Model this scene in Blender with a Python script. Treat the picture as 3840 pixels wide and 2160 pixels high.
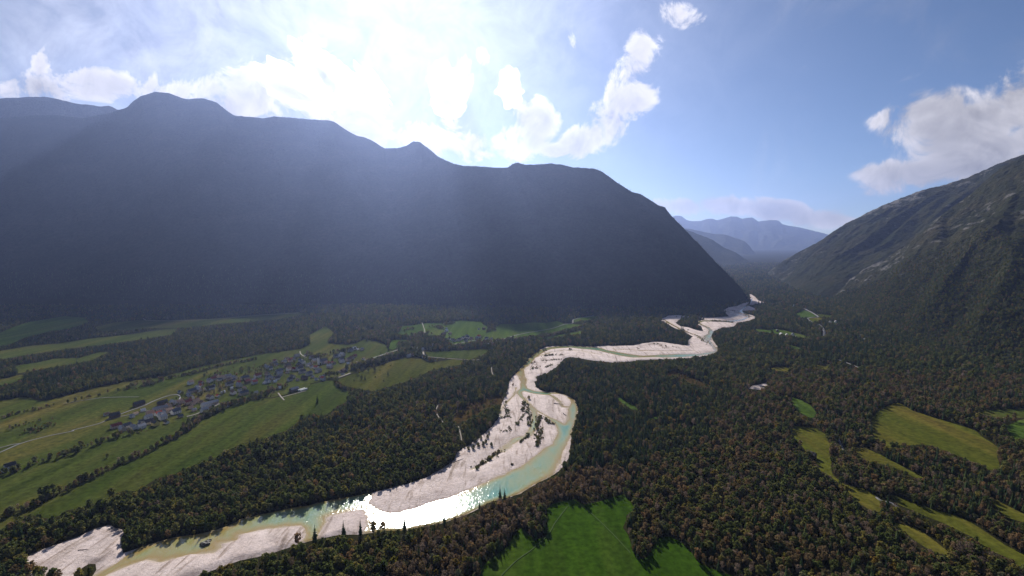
import bpy, bmesh, math, random
import numpy as np
from mathutils import Vector, Matrix

random.seed(7)
RNG = np.random.default_rng(11)
for o in list(bpy.data.objects):
    bpy.data.objects.remove(o)
SC = bpy.context.scene
COL = SC.collection
RAD = math.radians

# ------------------------------------------------------------------ camera
CAM_H = 350.0                       # drone height over the valley floor (m)
FPX = 1920.0                        # focal length in pixels of the 3840 px frame (18 mm on 36 mm)
PITCH = math.atan(180.0 / FPX)      # horizon lies 180 px above the centre
cam_d = bpy.data.cameras.new('camera')
cam_d.lens = 18.0; cam_d.sensor_width = 36.0
cam_d.clip_start = 1.0; cam_d.clip_end = 60000.0
cam = bpy.data.objects.new('camera', cam_d); COL.objects.link(cam)
cam.location = (0, 0, CAM_H)
cam.rotation_euler = (math.pi / 2 - PITCH, 0, 0)
SC.camera = cam

# ------------------------------------------------------------------ light
SUN_AZ, SUN_EL = RAD(-11.5), RAD(27.7)
SDIR = Vector((math.sin(SUN_AZ) * math.cos(SUN_EL), math.cos(SUN_AZ) * math.cos(SUN_EL), math.sin(SUN_EL)))
sun_d = bpy.data.lights.new('sun', 'SUN')
sun_d.energy = 4.6; sun_d.angle = RAD(0.5); sun_d.color = (1.0, 0.95, 0.88)
sun = bpy.data.objects.new('sun', sun_d); COL.objects.link(sun)
sun.rotation_euler = SDIR.to_track_quat('Z', 'Y').to_euler()
sun.location = (0, 0, 3000)

SC.view_settings.view_transform = 'Standard'
SC.view_settings.look = 'None'
SC.view_settings.gamma = 1.0
SC.view_settings.exposure = 0.75
SC.render.engine = 'CYCLES'
SC.cycles.max_bounces = 3
SC.cycles.diffuse_bounces = 1
SC.cycles.glossy_bounces = 1
SC.cycles.transmission_bounces = 1
SC.cycles.volume_bounces = 0
SC.cycles.transparent_max_bounces = 4
SC.cycles.use_denoising = True
SC.cycles.adaptive_threshold = 0.02
try:
    SC.cycles.denoiser = 'OPENIMAGEDENOISE'
    SC.cycles.denoising_input_passes = 'RGB_ALBEDO_NORMAL'
except Exception:
    road('wheel_track', S('6', pts), 1.4, 'wheel')
SC.cycles.sample_clamp_indirect = 4.0

# ------------------------------------------------------------------ pixel -> place
def ray(px, py):
    """world direction of a pixel of the 3840x2160 photograph, scaled to one metre forward"""
    a = (px - 1920.0) / FPX; b = -(py - 1080.0) / FPX
    c, s = math.cos(PITCH), math.sin(PITCH)
    y = c + b * s; z = -s + b * c
    return a / y, z / y
def G(p):
    """where a pixel's ray meets the valley floor"""
    u, v = ray(*p)
    d = CAM_H / max(-v, 0.02)
    return (u * d, d)
def AT(p, Y):
    u, v = ray(*p)
    return (u * Y, Y, CAM_H + v * Y)
CROPS = {'F': (0, 0, .67083), '1': (0, 1100, 2.683), '2': (700, 1150, 2.683), '3': (1400, 1050, 2.683), '4': (2300, 1000, 2.683),
         '5': (2880, 1350, 1.788), '6': (1800, 1500, 2.195), '7': (0, 1600, 2.5875), '8': (900, 1600, 2.576),
         'a': (2400, 700, 1.789), 'b': (0, 0, 1.3417), 'c': (1600, 0, 1.15), 'z6': (600, 1400, 5.152), 'z7': (1750, 1280, 3.018), 'z8': (1000, 1280, 5.152)}
def S(crop, pts):
    x0, y0, s = CROPS[crop]
    return [(x0 + p[0] / s, y0 + p[1] / s) for p in pts]
def SG(crop, pts):
    return np.array([G(p) for p in S(crop, pts)])

# ------------------------------------------------------------------ sky and clouds
def build_world():
    w = bpy.data.worlds.new('World'); SC.world = w; w.use_nodes = True
    nt = w.node_tree; nt.nodes.clear(); N = nt.nodes; L = nt.links
    def node(t, **k):
        n = N.new(t)
        for a, b in k.items(): setattr(n, a, b)
        return n
    def mth(op, a, b=None, c=None, clamp=False):
        n = node('ShaderNodeMath', operation=op); n.use_clamp = clamp
        for i, x in enumerate((a, b, c)):
            if x is None: continue
            if isinstance(x, (int, float)): n.inputs[i].default_value = x
            else: L.new(x, n.inputs[i])
        return n.outputs[0]
    def sstep(x, lo, hi):
        n = node('ShaderNodeMapRange', interpolation_type='SMOOTHSTEP')
        L.new(x, n.inputs[0]); n.inputs[1].default_value = lo; n.inputs[2].default_value = hi
        return n.outputs[0]
    out = node('ShaderNodeOutputWorld'); bg = node('ShaderNodeBackground'); bg.inputs[1].default_value = 0.05
    sky = node('ShaderNodeTexSky', sky_type='NISHITA'); sky.sun_disc = False
    sky.sun_elevation = SUN_EL; sky.sun_rotation = SUN_AZ
    sky.altitude = 700; sky.air_density = 0.68; sky.dust_density = 0.5; sky.ozone_density = 4.0
    tc = node('ShaderNodeTexCoord'); d = tc.outputs['Generated']
    sep = node('ShaderNodeSeparateXYZ'); L.new(d, sep.inputs[0])
    fy = mth('MAXIMUM', sep.outputs[1], 0.05)
    u = mth('DIVIDE', sep.outputs[0], fy); v = mth('DIVIDE', sep.outputs[2], fy)
    front = sstep(sep.outputs[1], 0.08, 0.25)
    p2 = node('ShaderNodeCombineXYZ'); L.new(u, p2.inputs[0]); L.new(v, p2.inputs[1])
    # cloud banks: (x, y, half width, half height, tilt) in the 2576 px frame
    blobs = [(60, 222, 150, 52, 4, 1), (95, 170, 34, 95, 28, .62), (260, 215, 170, 50, 4, 1), (460, 235, 170, 60, 6, 1.05), (580, 265, 100, 50, 18, .9),
             (650, 240, 120, 80, 20, 1), (720, 195, 130, 90, 24, 1.05), (790, 150, 70, 62, 30, .8), (820, 250, 150, 90, 34, 1.1), (920, 320, 110, 60, 30, .9),
             (1130, 250, 55, 120, 0, .95), (1150, 190, 42, 70, 6, .8), (1215, 140, 20, 36, -10, .55), (1090, 350, 120, 50, 10, .9),
             (1240, 370, 110, 50, 4, 1), (1345, 300, 68, 62, 0, 1), (1310, 345, 80, 50, 0, 1), (1400, 380, 60, 24, 0, .7),
             (1490, 345, 100, 46, -22, 1), (1530, 300, 60, 60, -35, .85), (1590, 245, 72, 58, -22, 1), (1540, 250, 26, 110, 8, .75), (1590, 180, 60, 44, -32, .85),
             (1610, 120, 66, 60, -30, .95), (1570, 165, 30, 60, 10, .7), (1690, 35, 90, 42, 12, .75), (1420, 120, 40, 50, 0, .45),
             (2620, 235, 250, 95, -30, 1.4), (2480, 305, 220, 78, -24, 1.25), (2340, 300, 130, 74, -14, 1.15), (2240, 300, 70, 32, -6, .6), (2380, 420, 230, 44, -14, 1.05), (2250, 435, 110, 36, -4, 1),
             (2520, 380, 170, 66, -22, 1.2), (2450, 390, 180, 60, -16, 1.15), (2700, 250, 200, 120, -20, 1.25),
             (1720, 520, 80, 26, 4, 1.2), (1830, 518, 110, 30, 0, 1.3), (1950, 530, 110, 30, 4, 1.25), (2060, 548, 110, 30, 6, 1.1)]
    acc = None
    for (x, y, rx, ry, t, wt) in blobs:
        p = S('F', [(x, y)])[0]; c = ray(*p)
        q = ray(*S('F', [(x + rx, y)])[0]); r = ray(*S('F', [(x, y - ry)])[0])
        m = node('ShaderNodeMapping', vector_type='TEXTURE'); L.new(p2.outputs[0], m.inputs[0])
        m.inputs['Location'].default_value = (c[0], c[1], 0)
        m.inputs['Rotation'].default_value = (0, 0, -RAD(t))
        m.inputs['Scale'].default_value = (abs(q[0] - c[0]), abs(r[1] - c[1]), 1)
        ln = node('ShaderNodeVectorMath', operation='LENGTH'); L.new(m.outputs[0], ln.inputs[0])
        b = node('ShaderNodeMapRange', interpolation_type='SMOOTHSTEP')
        L.new(ln.outputs['Value'], b.inputs[0]); b.inputs[1].default_value = 1.45; b.inputs[2].default_value = 0.15
        b.inputs[3].default_value = 0; b.inputs[4].default_value = wt
        if acc is None: acc = b.outputs[0]
        else: acc = mth('SMOOTH_MAX', acc, b.outputs[0], 0.15)
    acc = mth('MULTIPLY', acc, front)
    # ordinary scattered cloud for the sky the photograph does not look at
    oth = node('ShaderNodeTexNoise'); L.new(d, oth.inputs['Vector']); oth.inputs['Scale'].default_value = 3.2; oth.inputs['Detail'].default_value = 3
    back = mth('MULTIPLY', sstep(oth.outputs[0], 0.5, 0.72), mth('SUBTRACT', 1.0, sstep(sep.outputs[1], 0.1, 0.3)))
    acc = mth('MAXIMUM', acc, back)
    def fbm(off, scale, detail, rough=0.58):
        vm = node('ShaderNodeVectorMath', operation='ADD'); L.new(d, vm.inputs[0]); vm.inputs[1].default_value = off
        n = node('ShaderNodeTexNoise'); L.new(vm.outputs[0], n.inputs['Vector'])
        n.inputs['Scale'].default_value = scale; n.inputs['Detail'].default_value = detail; n.inputs['Roughness'].default_value = rough
        n.inputs['Distortion'].default_value = 0.7
        return n.outputs[0]
    n1 = fbm((0, 0, 0), 13, 12, 0.64)
    n2 = fbm((SDIR.x * .03, 0, .03), 13, 4)
    dens = mth('ADD', mth('MULTIPLY', acc, 1.10), mth('MULTIPLY', mth('MULTIPLY', mth('SUBTRACT', n1, 0.5), 4.0), mth('MULTIPLY', acc, 3.0, clamp=True)))
    mask = sstep(dens, 0.28, 1.0)
    thin = fbm((3, 1, 0), 5, 6, 0.6)
    wisps = mth('MULTIPLY', sstep(thin, 0.5, 0.85), 0.22)
    # thin high veil on the left half of the sky
    vm_ = node('ShaderNodeMapping', vector_type='TEXTURE'); L.new(p2.outputs[0], vm_.inputs[0])
    vm_.inputs['Location'].default_value = (-.75, .5, 0); vm_.inputs['Scale'].default_value = (1.5, .75, 1)
    vl = node('ShaderNodeVectorMath', operation='LENGTH'); L.new(vm_.outputs[0], vl.inputs[0])
    veil = mth('MULTIPLY', mth('SUBTRACT', 1.0, sstep(vl.outputs['Value'], 0.2, 1.0)), mth('ADD', 0.06, mth('MULTIPLY', thin, 0.62)))
    mask = mth('MAXIMUM', mask, mth('MAXIMUM', wisps, mth('MULTIPLY', veil, front)))
    # light on the clouds: forward scattering towards the sun, thicker is greyer
    dt = node('ShaderNodeVectorMath', operation='DOT_PRODUCT'); L.new(d, dt.inputs[0]); dt.inputs[1].default_value = SDIR
    cs = mth('MAXIMUM', dt.outputs['Value'], 0.0)
    fwd = mth('POWER', cs, 9.0)
    relief = mth('ADD', 0.5, mth('MULTIPLY', mth('SUBTRACT', n1, n2), 2.2), clamp=True)
    thick = sstep(dens, 0.7, 1.6)
    lum = mth('MULTIPLY', mth('ADD', 8.2, mth('MULTIPLY', fwd, 5.5)), mth('ADD', 0.55, mth('MULTIPLY', relief, 0.75)))
    lum = mth('MULTIPLY', lum, mth('SUBTRACT', 1.0, mth('MULTIPLY', thick, 0.28)))
    cc = node('ShaderNodeCombineColor')
    L.new(mth('MULTIPLY', lum, 1.0), cc.inputs[0]); L.new(mth('MULTIPLY', lum, 0.965), cc.inputs[1]); L.new(mth('MULTIPLY', lum, 0.995), cc.inputs[2])
    mix = node('ShaderNodeMix', data_type='RGBA'); L.new(mask, mix.inputs[0]); L.new(sky.outputs[0], mix.inputs[6]); L.new(cc.outputs[0], mix.inputs[7])
    L.new(mix.outputs[2], bg.inputs[0]); L.new(bg.outputs[0], out.inputs[0])
    w.cycles.sampling_method = 'MANUAL'; w.cycles.sample_map_resolution = 1024
build_world()

# ------------------------------------------------------------------ small maths
def _hash(ix, iy, seed):
    n = (ix.astype(np.int64) * 374761393 + iy.astype(np.int64) * 668265263 + seed * 1442695041) & 0x7fffffff
    n = ((n ^ (n >> 13)) * 1274126177) & 0x7fffffff
    return ((n ^ (n >> 16)) & 0xffff) / 65535.0
def vnoise(x, y, seed=0):
    ix = np.floor(x); iy = np.floor(y); fx = x - ix; fy = y - iy
    fx = fx * fx * (3 - 2 * fx); fy = fy * fy * (3 - 2 * fy)
    a = _hash(ix, iy, seed); b = _hash(ix + 1, iy, seed); c = _hash(ix, iy + 1, seed); d = _hash(ix + 1, iy + 1, seed)
    return (a * (1 - fx) + b * fx) * (1 - fy) + (c * (1 - fx) + d * fx) * fy
def fbm(x, y, scale, octs=4, seed=0, gain=.5):
    t = np.zeros_like(x, dtype=float); a = 1.0; s = 0.0
    for i in range(octs):
        t += a * (vnoise(x / scale + 31.7 * i, y / scale - 17.3 * i, seed + i) * 2 - 1); s += a
        a *= gain; scale *= .5
    return t / s
def ground_h(x, y):
    return 2.6 * fbm(x, y, 420.0, 2, 5)
def inside(px, py, poly):
    r = np.zeros(px.shape, bool); n = len(poly); j = n - 1
    for i in range(n):
        xi, yi = poly[i]; xj, yj = poly[j]
        if yi != yj:
            c = ((yi > py) != (yj > py)) & (px < (xj - xi) * (py - yi) / (yj - yi) + xi)
            r ^= c
        j = i
    return r
def dist_line(px, py, pts, closed):
    d2 = np.full(px.shape, 1e18); n = len(pts)
    for i in range(n if closed else n - 1):
        ax, ay = pts[i]; bx, by = pts[(i + 1) % n]
        ex, ey = bx - ax, by - ay; l2 = ex * ex + ey * ey
        if l2 == 0: continue
        t = np.clip(((px - ax) * ex + (py - ay) * ey) / l2, 0, 1)
        q = (px - ax - t * ex) ** 2 + (py - ay - t * ey) ** 2
        np.minimum(d2, q, out=d2)
    return np.sqrt(d2)
def sdf(px, py, poly):
    d = dist_line(px, py, poly, True)
    return np.where(inside(px, py, poly), d, -d)
def smooth_line(pts, per=4, closed=False):
    """Catmull-Rom through the points"""
    P = [np.array(p, float) for p in pts]; out = []; n = len(P)
    for i in range(n if closed else n - 1):
        p0 = P[(i - 1) % n] if closed or i > 0 else P[i]; p1 = P[i]; p2 = P[(i + 1) % n]
        p3 = P[(i + 2) % n] if closed or i + 2 < n else p2
        for k in range(per):
            t = k / per
            out.append(.5 * ((2 * p1) + (-p0 + p2) * t + (2 * p0 - 5 * p1 + 4 * p2 - p3) * t * t + (-p0 + 3 * p1 - 3 * p2 + p3) * t ** 3))
    if not closed: out.append(P[-1])
    return np.array(out)

# ------------------------------------------------------------------ materials
def mat(name):
    m = bpy.data.materials.new(name); m.use_nodes = True; nt = m.node_tree
    b = nt.nodes['Principled BSDF']; b.inputs['Specular IOR Level'].default_value = 0.12; b.inputs['Roughness'].default_value = 0.85
    return m, nt, b
def nz(nt, scale, detail=4, rough=.55, vec=None, dist=0.0):
    n = nt.nodes.new('ShaderNodeTexNoise'); n.inputs['Scale'].default_value = scale; n.inputs['Detail'].default_value = detail
    n.inputs['Roughness'].default_value = rough; n.inputs['Distortion'].default_value = dist
    if vec is not None: nt.links.new(vec, n.inputs['Vector'])
    return n.outputs[0]
def ramp(nt, fac, stops, interp='LINEAR'):
    r = nt.nodes.new('ShaderNodeValToRGB'); r.color_ramp.interpolation = interp; e = r.color_ramp.elements
    while len(e) < len(stops): e.new(0.5)
    for i, (p, c) in enumerate(stops): e[i].position = p; e[i].color = (*c, 1)
    nt.links.new(fac, r.inputs[0]); return r.outputs[0]
def mixc(nt, fac, a, b, mode='MIX'):
    m = nt.nodes.new('ShaderNodeMix'); m.data_type = 'RGBA'; m.blend_type = mode
    for i, x in ((0, fac), (6, a), (7, b)):
        if isinstance(x, (int, float)): m.inputs[i].default_value = x
        elif isinstance(x, tuple): m.inputs[i].default_value = (*x, 1)
        else: nt.links.new(x, m.inputs[i])
    return m.outputs[2]
def pos(nt):
    return nt.nodes.new('ShaderNodeNewGeometry').outputs['Position']
def mapv(nt, vec, rot=0, scale=(1, 1, 1)):
    m = nt.nodes.new('ShaderNodeMapping'); nt.links.new(vec, m.inputs[0])
    m.inputs['Rotation'].default_value = (0, 0, rot); m.inputs['Scale'].default_value = scale
    return m.outputs[0]
def bump(nt, b, h, strength, distance):
    n = nt.nodes.new('ShaderNodeBump'); n.inputs['Strength'].default_value = strength; n.inputs['Distance'].default_value = distance
    nt.links.new(h, n.inputs['Height']); nt.links.new(n.outputs[0], b.inputs['Normal'])
M = {}
def m_ground():
    m, nt, b = mat('forest floor'); p = pos(nt)
    c = ramp(nt, nz(nt, .02, 6, .6, p), [(.3, (.014, .017, .006)), (.5, (.022, .022, .009)), (.7, (.034, .027, .014))])
    b.inputs['Specular IOR Level'].default_value = 0
    nt.links.new(c, b.inputs[0]); bump(nt, b, nz(nt, .25, 3, .6, p), .6, 2.0); return m
def m_meadow(name, dark, mid, dry, rot=.6):
    m, nt, b = mat(name); p = pos(nt)
    strip = nz(nt, .012, 4, .6, mapv(nt, p, rot, (1, .18, 1)))
    c = ramp(nt, strip, [(.3, dark), (.5, mid), (.72, dry)])
    fine = ramp(nt, nz(nt, .12, 5, .65, p), [(.28, (.5, .52, .5)), (.72, (1.4, 1.36, 1.3))])
    c = mixc(nt, 1.0, c, fine, 'MULTIPLY')
    rows = nz(nt, .05, 2, .5, mapv(nt, p, rot, (1, .04, 1)))
    c = mixc(nt, .7, c, ramp(nt, rows, [(.35, (.7, .72, .7)), (.65, (1.2, 1.18, 1.1))]), 'MULTIPLY')
    b.inputs['Specular IOR Level'].default_value = 0
    nt.links.new(c, b.inputs[0]); bump(nt, b, nz(nt, .5, 3, .7, p), .5, .5); return m
def m_gravel():
    m, nt, b = mat('limestone gravel'); p = pos(nt)
    c = ramp(nt, nz(nt, .035, 7, .62, p), [(.25, (.37, .29, .26)), (.45, (.54, .445, .405)), (.7, (.66, .555, .515))])
    streak = nz(nt, .03, 5, .6, mapv(nt, p, -.75, (1, .16, 1)), 1.2)
    c = mixc(nt, .6, c, ramp(nt, streak, [(.33, (.62, .6, .58)), (.46, (1, 1, 1)), (.8, (1.05, 1.03, 1.02))]), 'MULTIPLY')
    c = mixc(nt, .75, c, ramp(nt, nz(nt, .22, 8, .72, p), [(.32, (.55, .54, .53)), (.5, (1, 1, 1)), (.75, (1.12, 1.12, 1.12))]), 'MULTIPLY')
    flood = nz(nt, .055, 6, .62, mapv(nt, p, -.95, (1, .13, 1)), 2.0)
    c = mixc(nt, .8, c, ramp(nt, flood, [(.34, (.40, .36, .30)), (.41, (.72, .68, .63)), (.46, (1, 1, 1))]), 'MULTIPLY')
    at = nt.nodes.new('ShaderNodeAttribute'); at.attribute_name = 'damp'
    c = mixc(nt, at.outputs['Fac'], c, (.36, .27, .15))
    nt.links.new(c, b.inputs[0]); bump(nt, b, nz(nt, .3, 6, .75, p), .9, 1.6); return m
def m_water():
    m, nt, b = mat('river water'); p = pos(nt)
    at = nt.nodes.new('ShaderNodeAttribute'); at.attribute_name = 'depth'
    st = nz(nt, .05, 4, .6, mapv(nt, p, -.7, (1, .2, 1)), .8)
    mm = nt.nodes.new('ShaderNodeMath'); mm.operation = 'MULTIPLY_ADD'; nt.links.new(st, mm.inputs[0]); mm.inputs[1].default_value = .7; mm.inputs[2].default_value = -.35
    ad = nt.nodes.new('ShaderNodeMath'); ad.operation = 'ADD'; nt.links.new(at.outputs['Fac'], ad.inputs[0]); nt.links.new(mm.outputs[0], ad.inputs[1])
    c = ramp(nt, ad.outputs[0], [(.0, (.34, .27, .15)), (.16, (.28, .195, .06)), (.42, (.26, .245, .095)), (.68, (.205, .265, .145)), (1, (.085, .225, .17))])
    nt.links.new(c, b.inputs[0]); b.inputs['Roughness'].default_value = .10; b.inputs['Specular IOR Level'].default_value = .5
    b.inputs['IOR'].default_value = 1.33
    bump(nt, b, nz(nt, .22, 3, .7, mapv(nt, p, -.7, (1, .55, 1))), .75, .5); return m
def m_leaf(name, stops, transl=.3):
    m = bpy.data.materials.new(name); m.use_nodes = True; nt = m.node_tree; nt.nodes.clear()
    out = nt.nodes.new('ShaderNodeOutputMaterial'); oi = nt.nodes.new('ShaderNodeObjectInfo')
    c = ramp(nt, oi.outputs['Random'], stops)
    c = mixc(nt, 1.0, c, ramp(nt, nz(nt, .9, 2, .6, pos(nt)), [(.3, (.6, .6, .6)), (.7, (1.35, 1.3, 1.25))]), 'MULTIPLY')
    d = nt.nodes.new('ShaderNodeBsdfDiffuse'); t = nt.nodes.new('ShaderNodeBsdfTranslucent'); mx = nt.nodes.new('ShaderNodeMixShader')
    nt.links.new(c, d.inputs[0]); nt.links.new(c, t.inputs[0]); mx.inputs[0].default_value = transl
    nt.links.new(d.outputs[0], mx.inputs[1]); nt.links.new(t.outputs[0], mx.inputs[2]); nt.links.new(mx.outputs[0], out.inputs[0])
    return m
def m_plain(name, col, var=.2, rough=.8, scale=.6):
    m, nt, b = mat(name); p = pos(nt); lo = tuple(x * (1 - var) for x in col); hi = tuple(min(1, x * (1 + var)) for x in col)
    nt.links.new(ramp(nt, nz(nt, scale, 4, .6, p), [(.3, lo), (.7, hi)]), b.inputs[0]); b.inputs['Roughness'].default_value = rough; return m
def m_mountain(name, stops, rock=0.0, scale=1.0):
    m, nt, b = mat(name); p = pos(nt)
    c = ramp(nt, nz(nt, .0045 * scale, 7, .62, p), stops)
    c = mixc(nt, .9, c, ramp(nt, nz(nt, .05, 4, .7, p), [(.3, (.45, .45, .45)), (.7, (1.5, 1.5, 1.45))]), 'MULTIPLY')
    if rock:
        r = nz(nt, .0095, 9, .66, mapv(nt, p, .5, (1, .6, 1.6)), .8)
        at = nt.nodes.new('ShaderNodeAttribute'); at.attribute_name = 'crag'
        ad = nt.nodes.new('ShaderNodeMath'); ad.operation = 'MULTIPLY_ADD'; nt.links.new(at.outputs['Fac'], ad.inputs[0]); ad.inputs[1].default_value = .22; nt.links.new(r, ad.inputs[2])
        f = ramp(nt, ad.outputs[0], [(.66 - rock, (0, 0, 0)), (.71 - rock, (1, 1, 1))])
        c = mixc(nt, f, c, mixc(nt, nz(nt, .03, 5, .7, p), (.07, .066, .06), (.16, .152, .142)))
    b.inputs['Specular IOR Level'].default_value = 0
    nt.links.new(c, b.inputs[0]); bump(nt, b, nz(nt, .045, 3, .7, p), .9, 14.0); return m
M['ground'] = m_ground()
M['gravel'] = m_gravel(); M['water'] = m_water()
M['lush'] = m_meadow('lush meadow', (.022, .050, .004), (.031, .066, .006), (.048, .070, .012), .9)
M['olive'] = m_meadow('olive meadow', (0.033, 0.054, 0.010), (0.053, 0.068, 0.015), (0.085, 0.073, 0.022), .55)
M['strips'] = m_meadow('field strips', (0.034, 0.054, 0.011), (0.056, 0.070, 0.017), (0.104, 0.088, 0.027), .42)
M['bright'] = m_meadow('fresh meadow', (0.043, 0.075, 0.014), (0.057, 0.092, 0.018), (0.080, 0.095, 0.025), .2)
M['dry'] = m_meadow('dry autumn meadow', (0.057, 0.071, 0.011), (0.083, 0.087, 0.015), (0.121, 0.092, 0.023), -.5)
M['tawny'] = m_meadow('tawny meadow', (0.043, 0.055, 0.010), (0.065, 0.069, 0.015), (0.100, 0.077, 0.022), .3)
M['heath'] = m_meadow('brown heath', (.035, .028, .011), (.055, .038, .014), (.085, .054, .020), .4)
M['road'] = m_plain('pale asphalt', (.15, .145, .145), .15)
M['track'] = m_plain('sandy track', (.19, .165, .14), .25)
M['wheel'] = m_plain('worn grass', (.032, .062, .008), .3)
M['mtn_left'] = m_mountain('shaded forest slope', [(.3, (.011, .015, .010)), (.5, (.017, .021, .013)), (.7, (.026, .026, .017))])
M['mtn_right'] = m_mountain('scrubby rocky slope', [(.3, (.016, .020, .010)), (.5, (.026, .027, .014)), (.7, (.042, .037, .021))], -.004)
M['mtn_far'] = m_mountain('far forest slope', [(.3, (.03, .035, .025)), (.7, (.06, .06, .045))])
M['bark'] = m_plain('bark', (.075, .06, .05), .3, .9, 2.0)
M['pale_bark'] = m_plain('pale bark', (.20, .17, .15), .3, .9, 2.0)
M['leaf_green'] = m_leaf('green leaves', [(0, (0.066, 0.090, 0.026)), (0.45, (0.108, 0.129, 0.039)), (0.85, (0.146, 0.146, 0.046)), (1, (0.217, 0.187, 0.051))], .45)
M['leaf_yellow'] = m_leaf('yellowing leaves', [(0, (0.127, 0.127, 0.026)), (0.5, (0.176, 0.154, 0.029)), (1, (0.187, 0.127, 0.029))], .45)
M['leaf_brown'] = m_leaf('brown leaves', [(0, (0.106, 0.085, 0.041)), (0.4, (0.154, 0.114, 0.055)), (0.75, (0.198, 0.140, 0.076)), (1, (0.220, 0.134, 0.061))], .45)
M['leaf_grey'] = m_leaf('grey willow leaves', [(0, (0.121, 0.133, 0.070)), (0.5, (0.159, 0.167, 0.091)), (1, (0.171, 0.162, 0.070))], .4)
M['needles'] = m_leaf('spruce needles', [(0, (0.029, 0.056, 0.023)), (0.5, (0.050, 0.081, 0.033)), (1, (0.087, 0.110, 0.042))], .2)
M['twigs'] = m_leaf('bare twigs', [(0, (0.175, 0.129, 0.089)), (0.5, (0.228, 0.167, 0.118)), (1, (0.304, 0.228, 0.167))], .3)

# ------------------------------------------------------------------ mesh helpers
def mesh_obj(name, verts, faces, material, parent=None, smooth=False, attrs=None):
    me = bpy.data.meshes.new(name)
    v = np.asarray(verts, dtype=np.float32)
    if isinstance(faces, np.ndarray):
        nf, k = faces.shape
        me.vertices.add(len(v)); me.vertices.foreach_set('co', v.ravel())
        me.loops.add(nf * k); me.loops.foreach_set('vertex_index', faces.astype(np.int32).ravel())
        me.polygons.add(nf); me.polygons.foreach_set('loop_start', np.arange(0, nf * k, k, dtype=np.int32))
        me.update(calc_edges=True)
    else:
        me.from_pydata(v.tolist(), [], faces)
    if smooth: me.polygons.foreach_set('use_smooth', np.ones(len(me.polygons), bool))
    if attrs:
        for n_, a in attrs.items():
            at = me.attributes.new(n_, 'FLOAT', 'POINT'); at.data.foreach_set('value', np.asarray(a, np.float32))
    for mm in (material if isinstance(material, (list, tuple)) else [material]): me.materials.append(mm)
    o = bpy.data.objects.new(name, me); COL.objects.link(o)
    if parent is not None: o.parent = parent
    return o
def struct(o):
    o['kind'] = 'structure'; return o
def tag(o, label, cat, group=None):
    o['label'] = label; o['category'] = cat
    if group: o['group'] = group
    return o
def empty(name, loc, rz=0.0, sc=1.0):
    o = bpy.data.objects.new(name, None); COL.objects.link(o)
    o.location = loc; o.rotation_euler = (0, 0, rz); o.scale = (sc, sc, sc); o.empty_display_size = 1
    return o
def grid_mesh(xs, ys, keep=None):
    X, Y = np.meshgrid(xs, ys); nx, ny = len(xs), len(ys)
    i = np.arange(nx * ny).reshape(ny, nx)
    q = np.stack([i[:-1, :-1], i[:-1, 1:], i[1:, 1:], i[1:, :-1]], -1).reshape(-1, 4)
    return X.ravel(), Y.ravel(), q
def compact(v, q, attrs=None):
    used = np.unique(q); mp = np.full(len(v), -1); mp[used] = np.arange(len(used))
    return v[used], mp[q], ({k: a[used] for k, a in attrs.items()} if attrs else None)
def sheet(name, polys, material, cell, lift, jitter=2.5, slope=.06, smooth=True):
    """a thin skin on the ground: its edge dives under the soil so that the outline stays smooth"""
    if not isinstance(polys, list): polys = [polys]
    allp = np.concatenate(polys)
    x0, y0 = allp.min(0) - 3 * cell; x1, y1 = allp.max(0) + 3 * cell
    X, Y, q = grid_mesh(np.arange(x0, x1, cell), np.arange(y0, y1, cell))
    sd = np.full(X.shape, -1e9)
    for p in polys: sd = np.maximum(sd, sdf(X, Y, p))
    sd = sd + jitter * fbm(X, Y, 14 + cell, 3, 3)
    k = (sd[q] > -2.2 * cell).any(1)
    Z = ground_h(X, Y) + np.clip(sd * slope, -1.5, lift)
    v, q, _ = compact(np.stack([X, Y, Z], 1), q[k])
    return struct(mesh_obj(name, v, q, material, smooth=smooth))

# ------------------------------------------------------------------ ground
xs = np.concatenate([np.linspace(-11000, -4200, 24)[:-1], np.arange(-4200, 5001, 25), np.linspace(5000, 13000, 24)[1:]])
ys = np.concatenate([np.linspace(-2000, 200, 20)[:-1], np.arange(200, 6001, 25), np.linspace(6000, 26000, 40)[1:]])
X, Y, q = grid_mesh(xs, ys)
struct(mesh_obj('ground', np.stack([X, Y, ground_h(X, Y)], 1), q, M['ground'], smooth=True))

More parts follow.
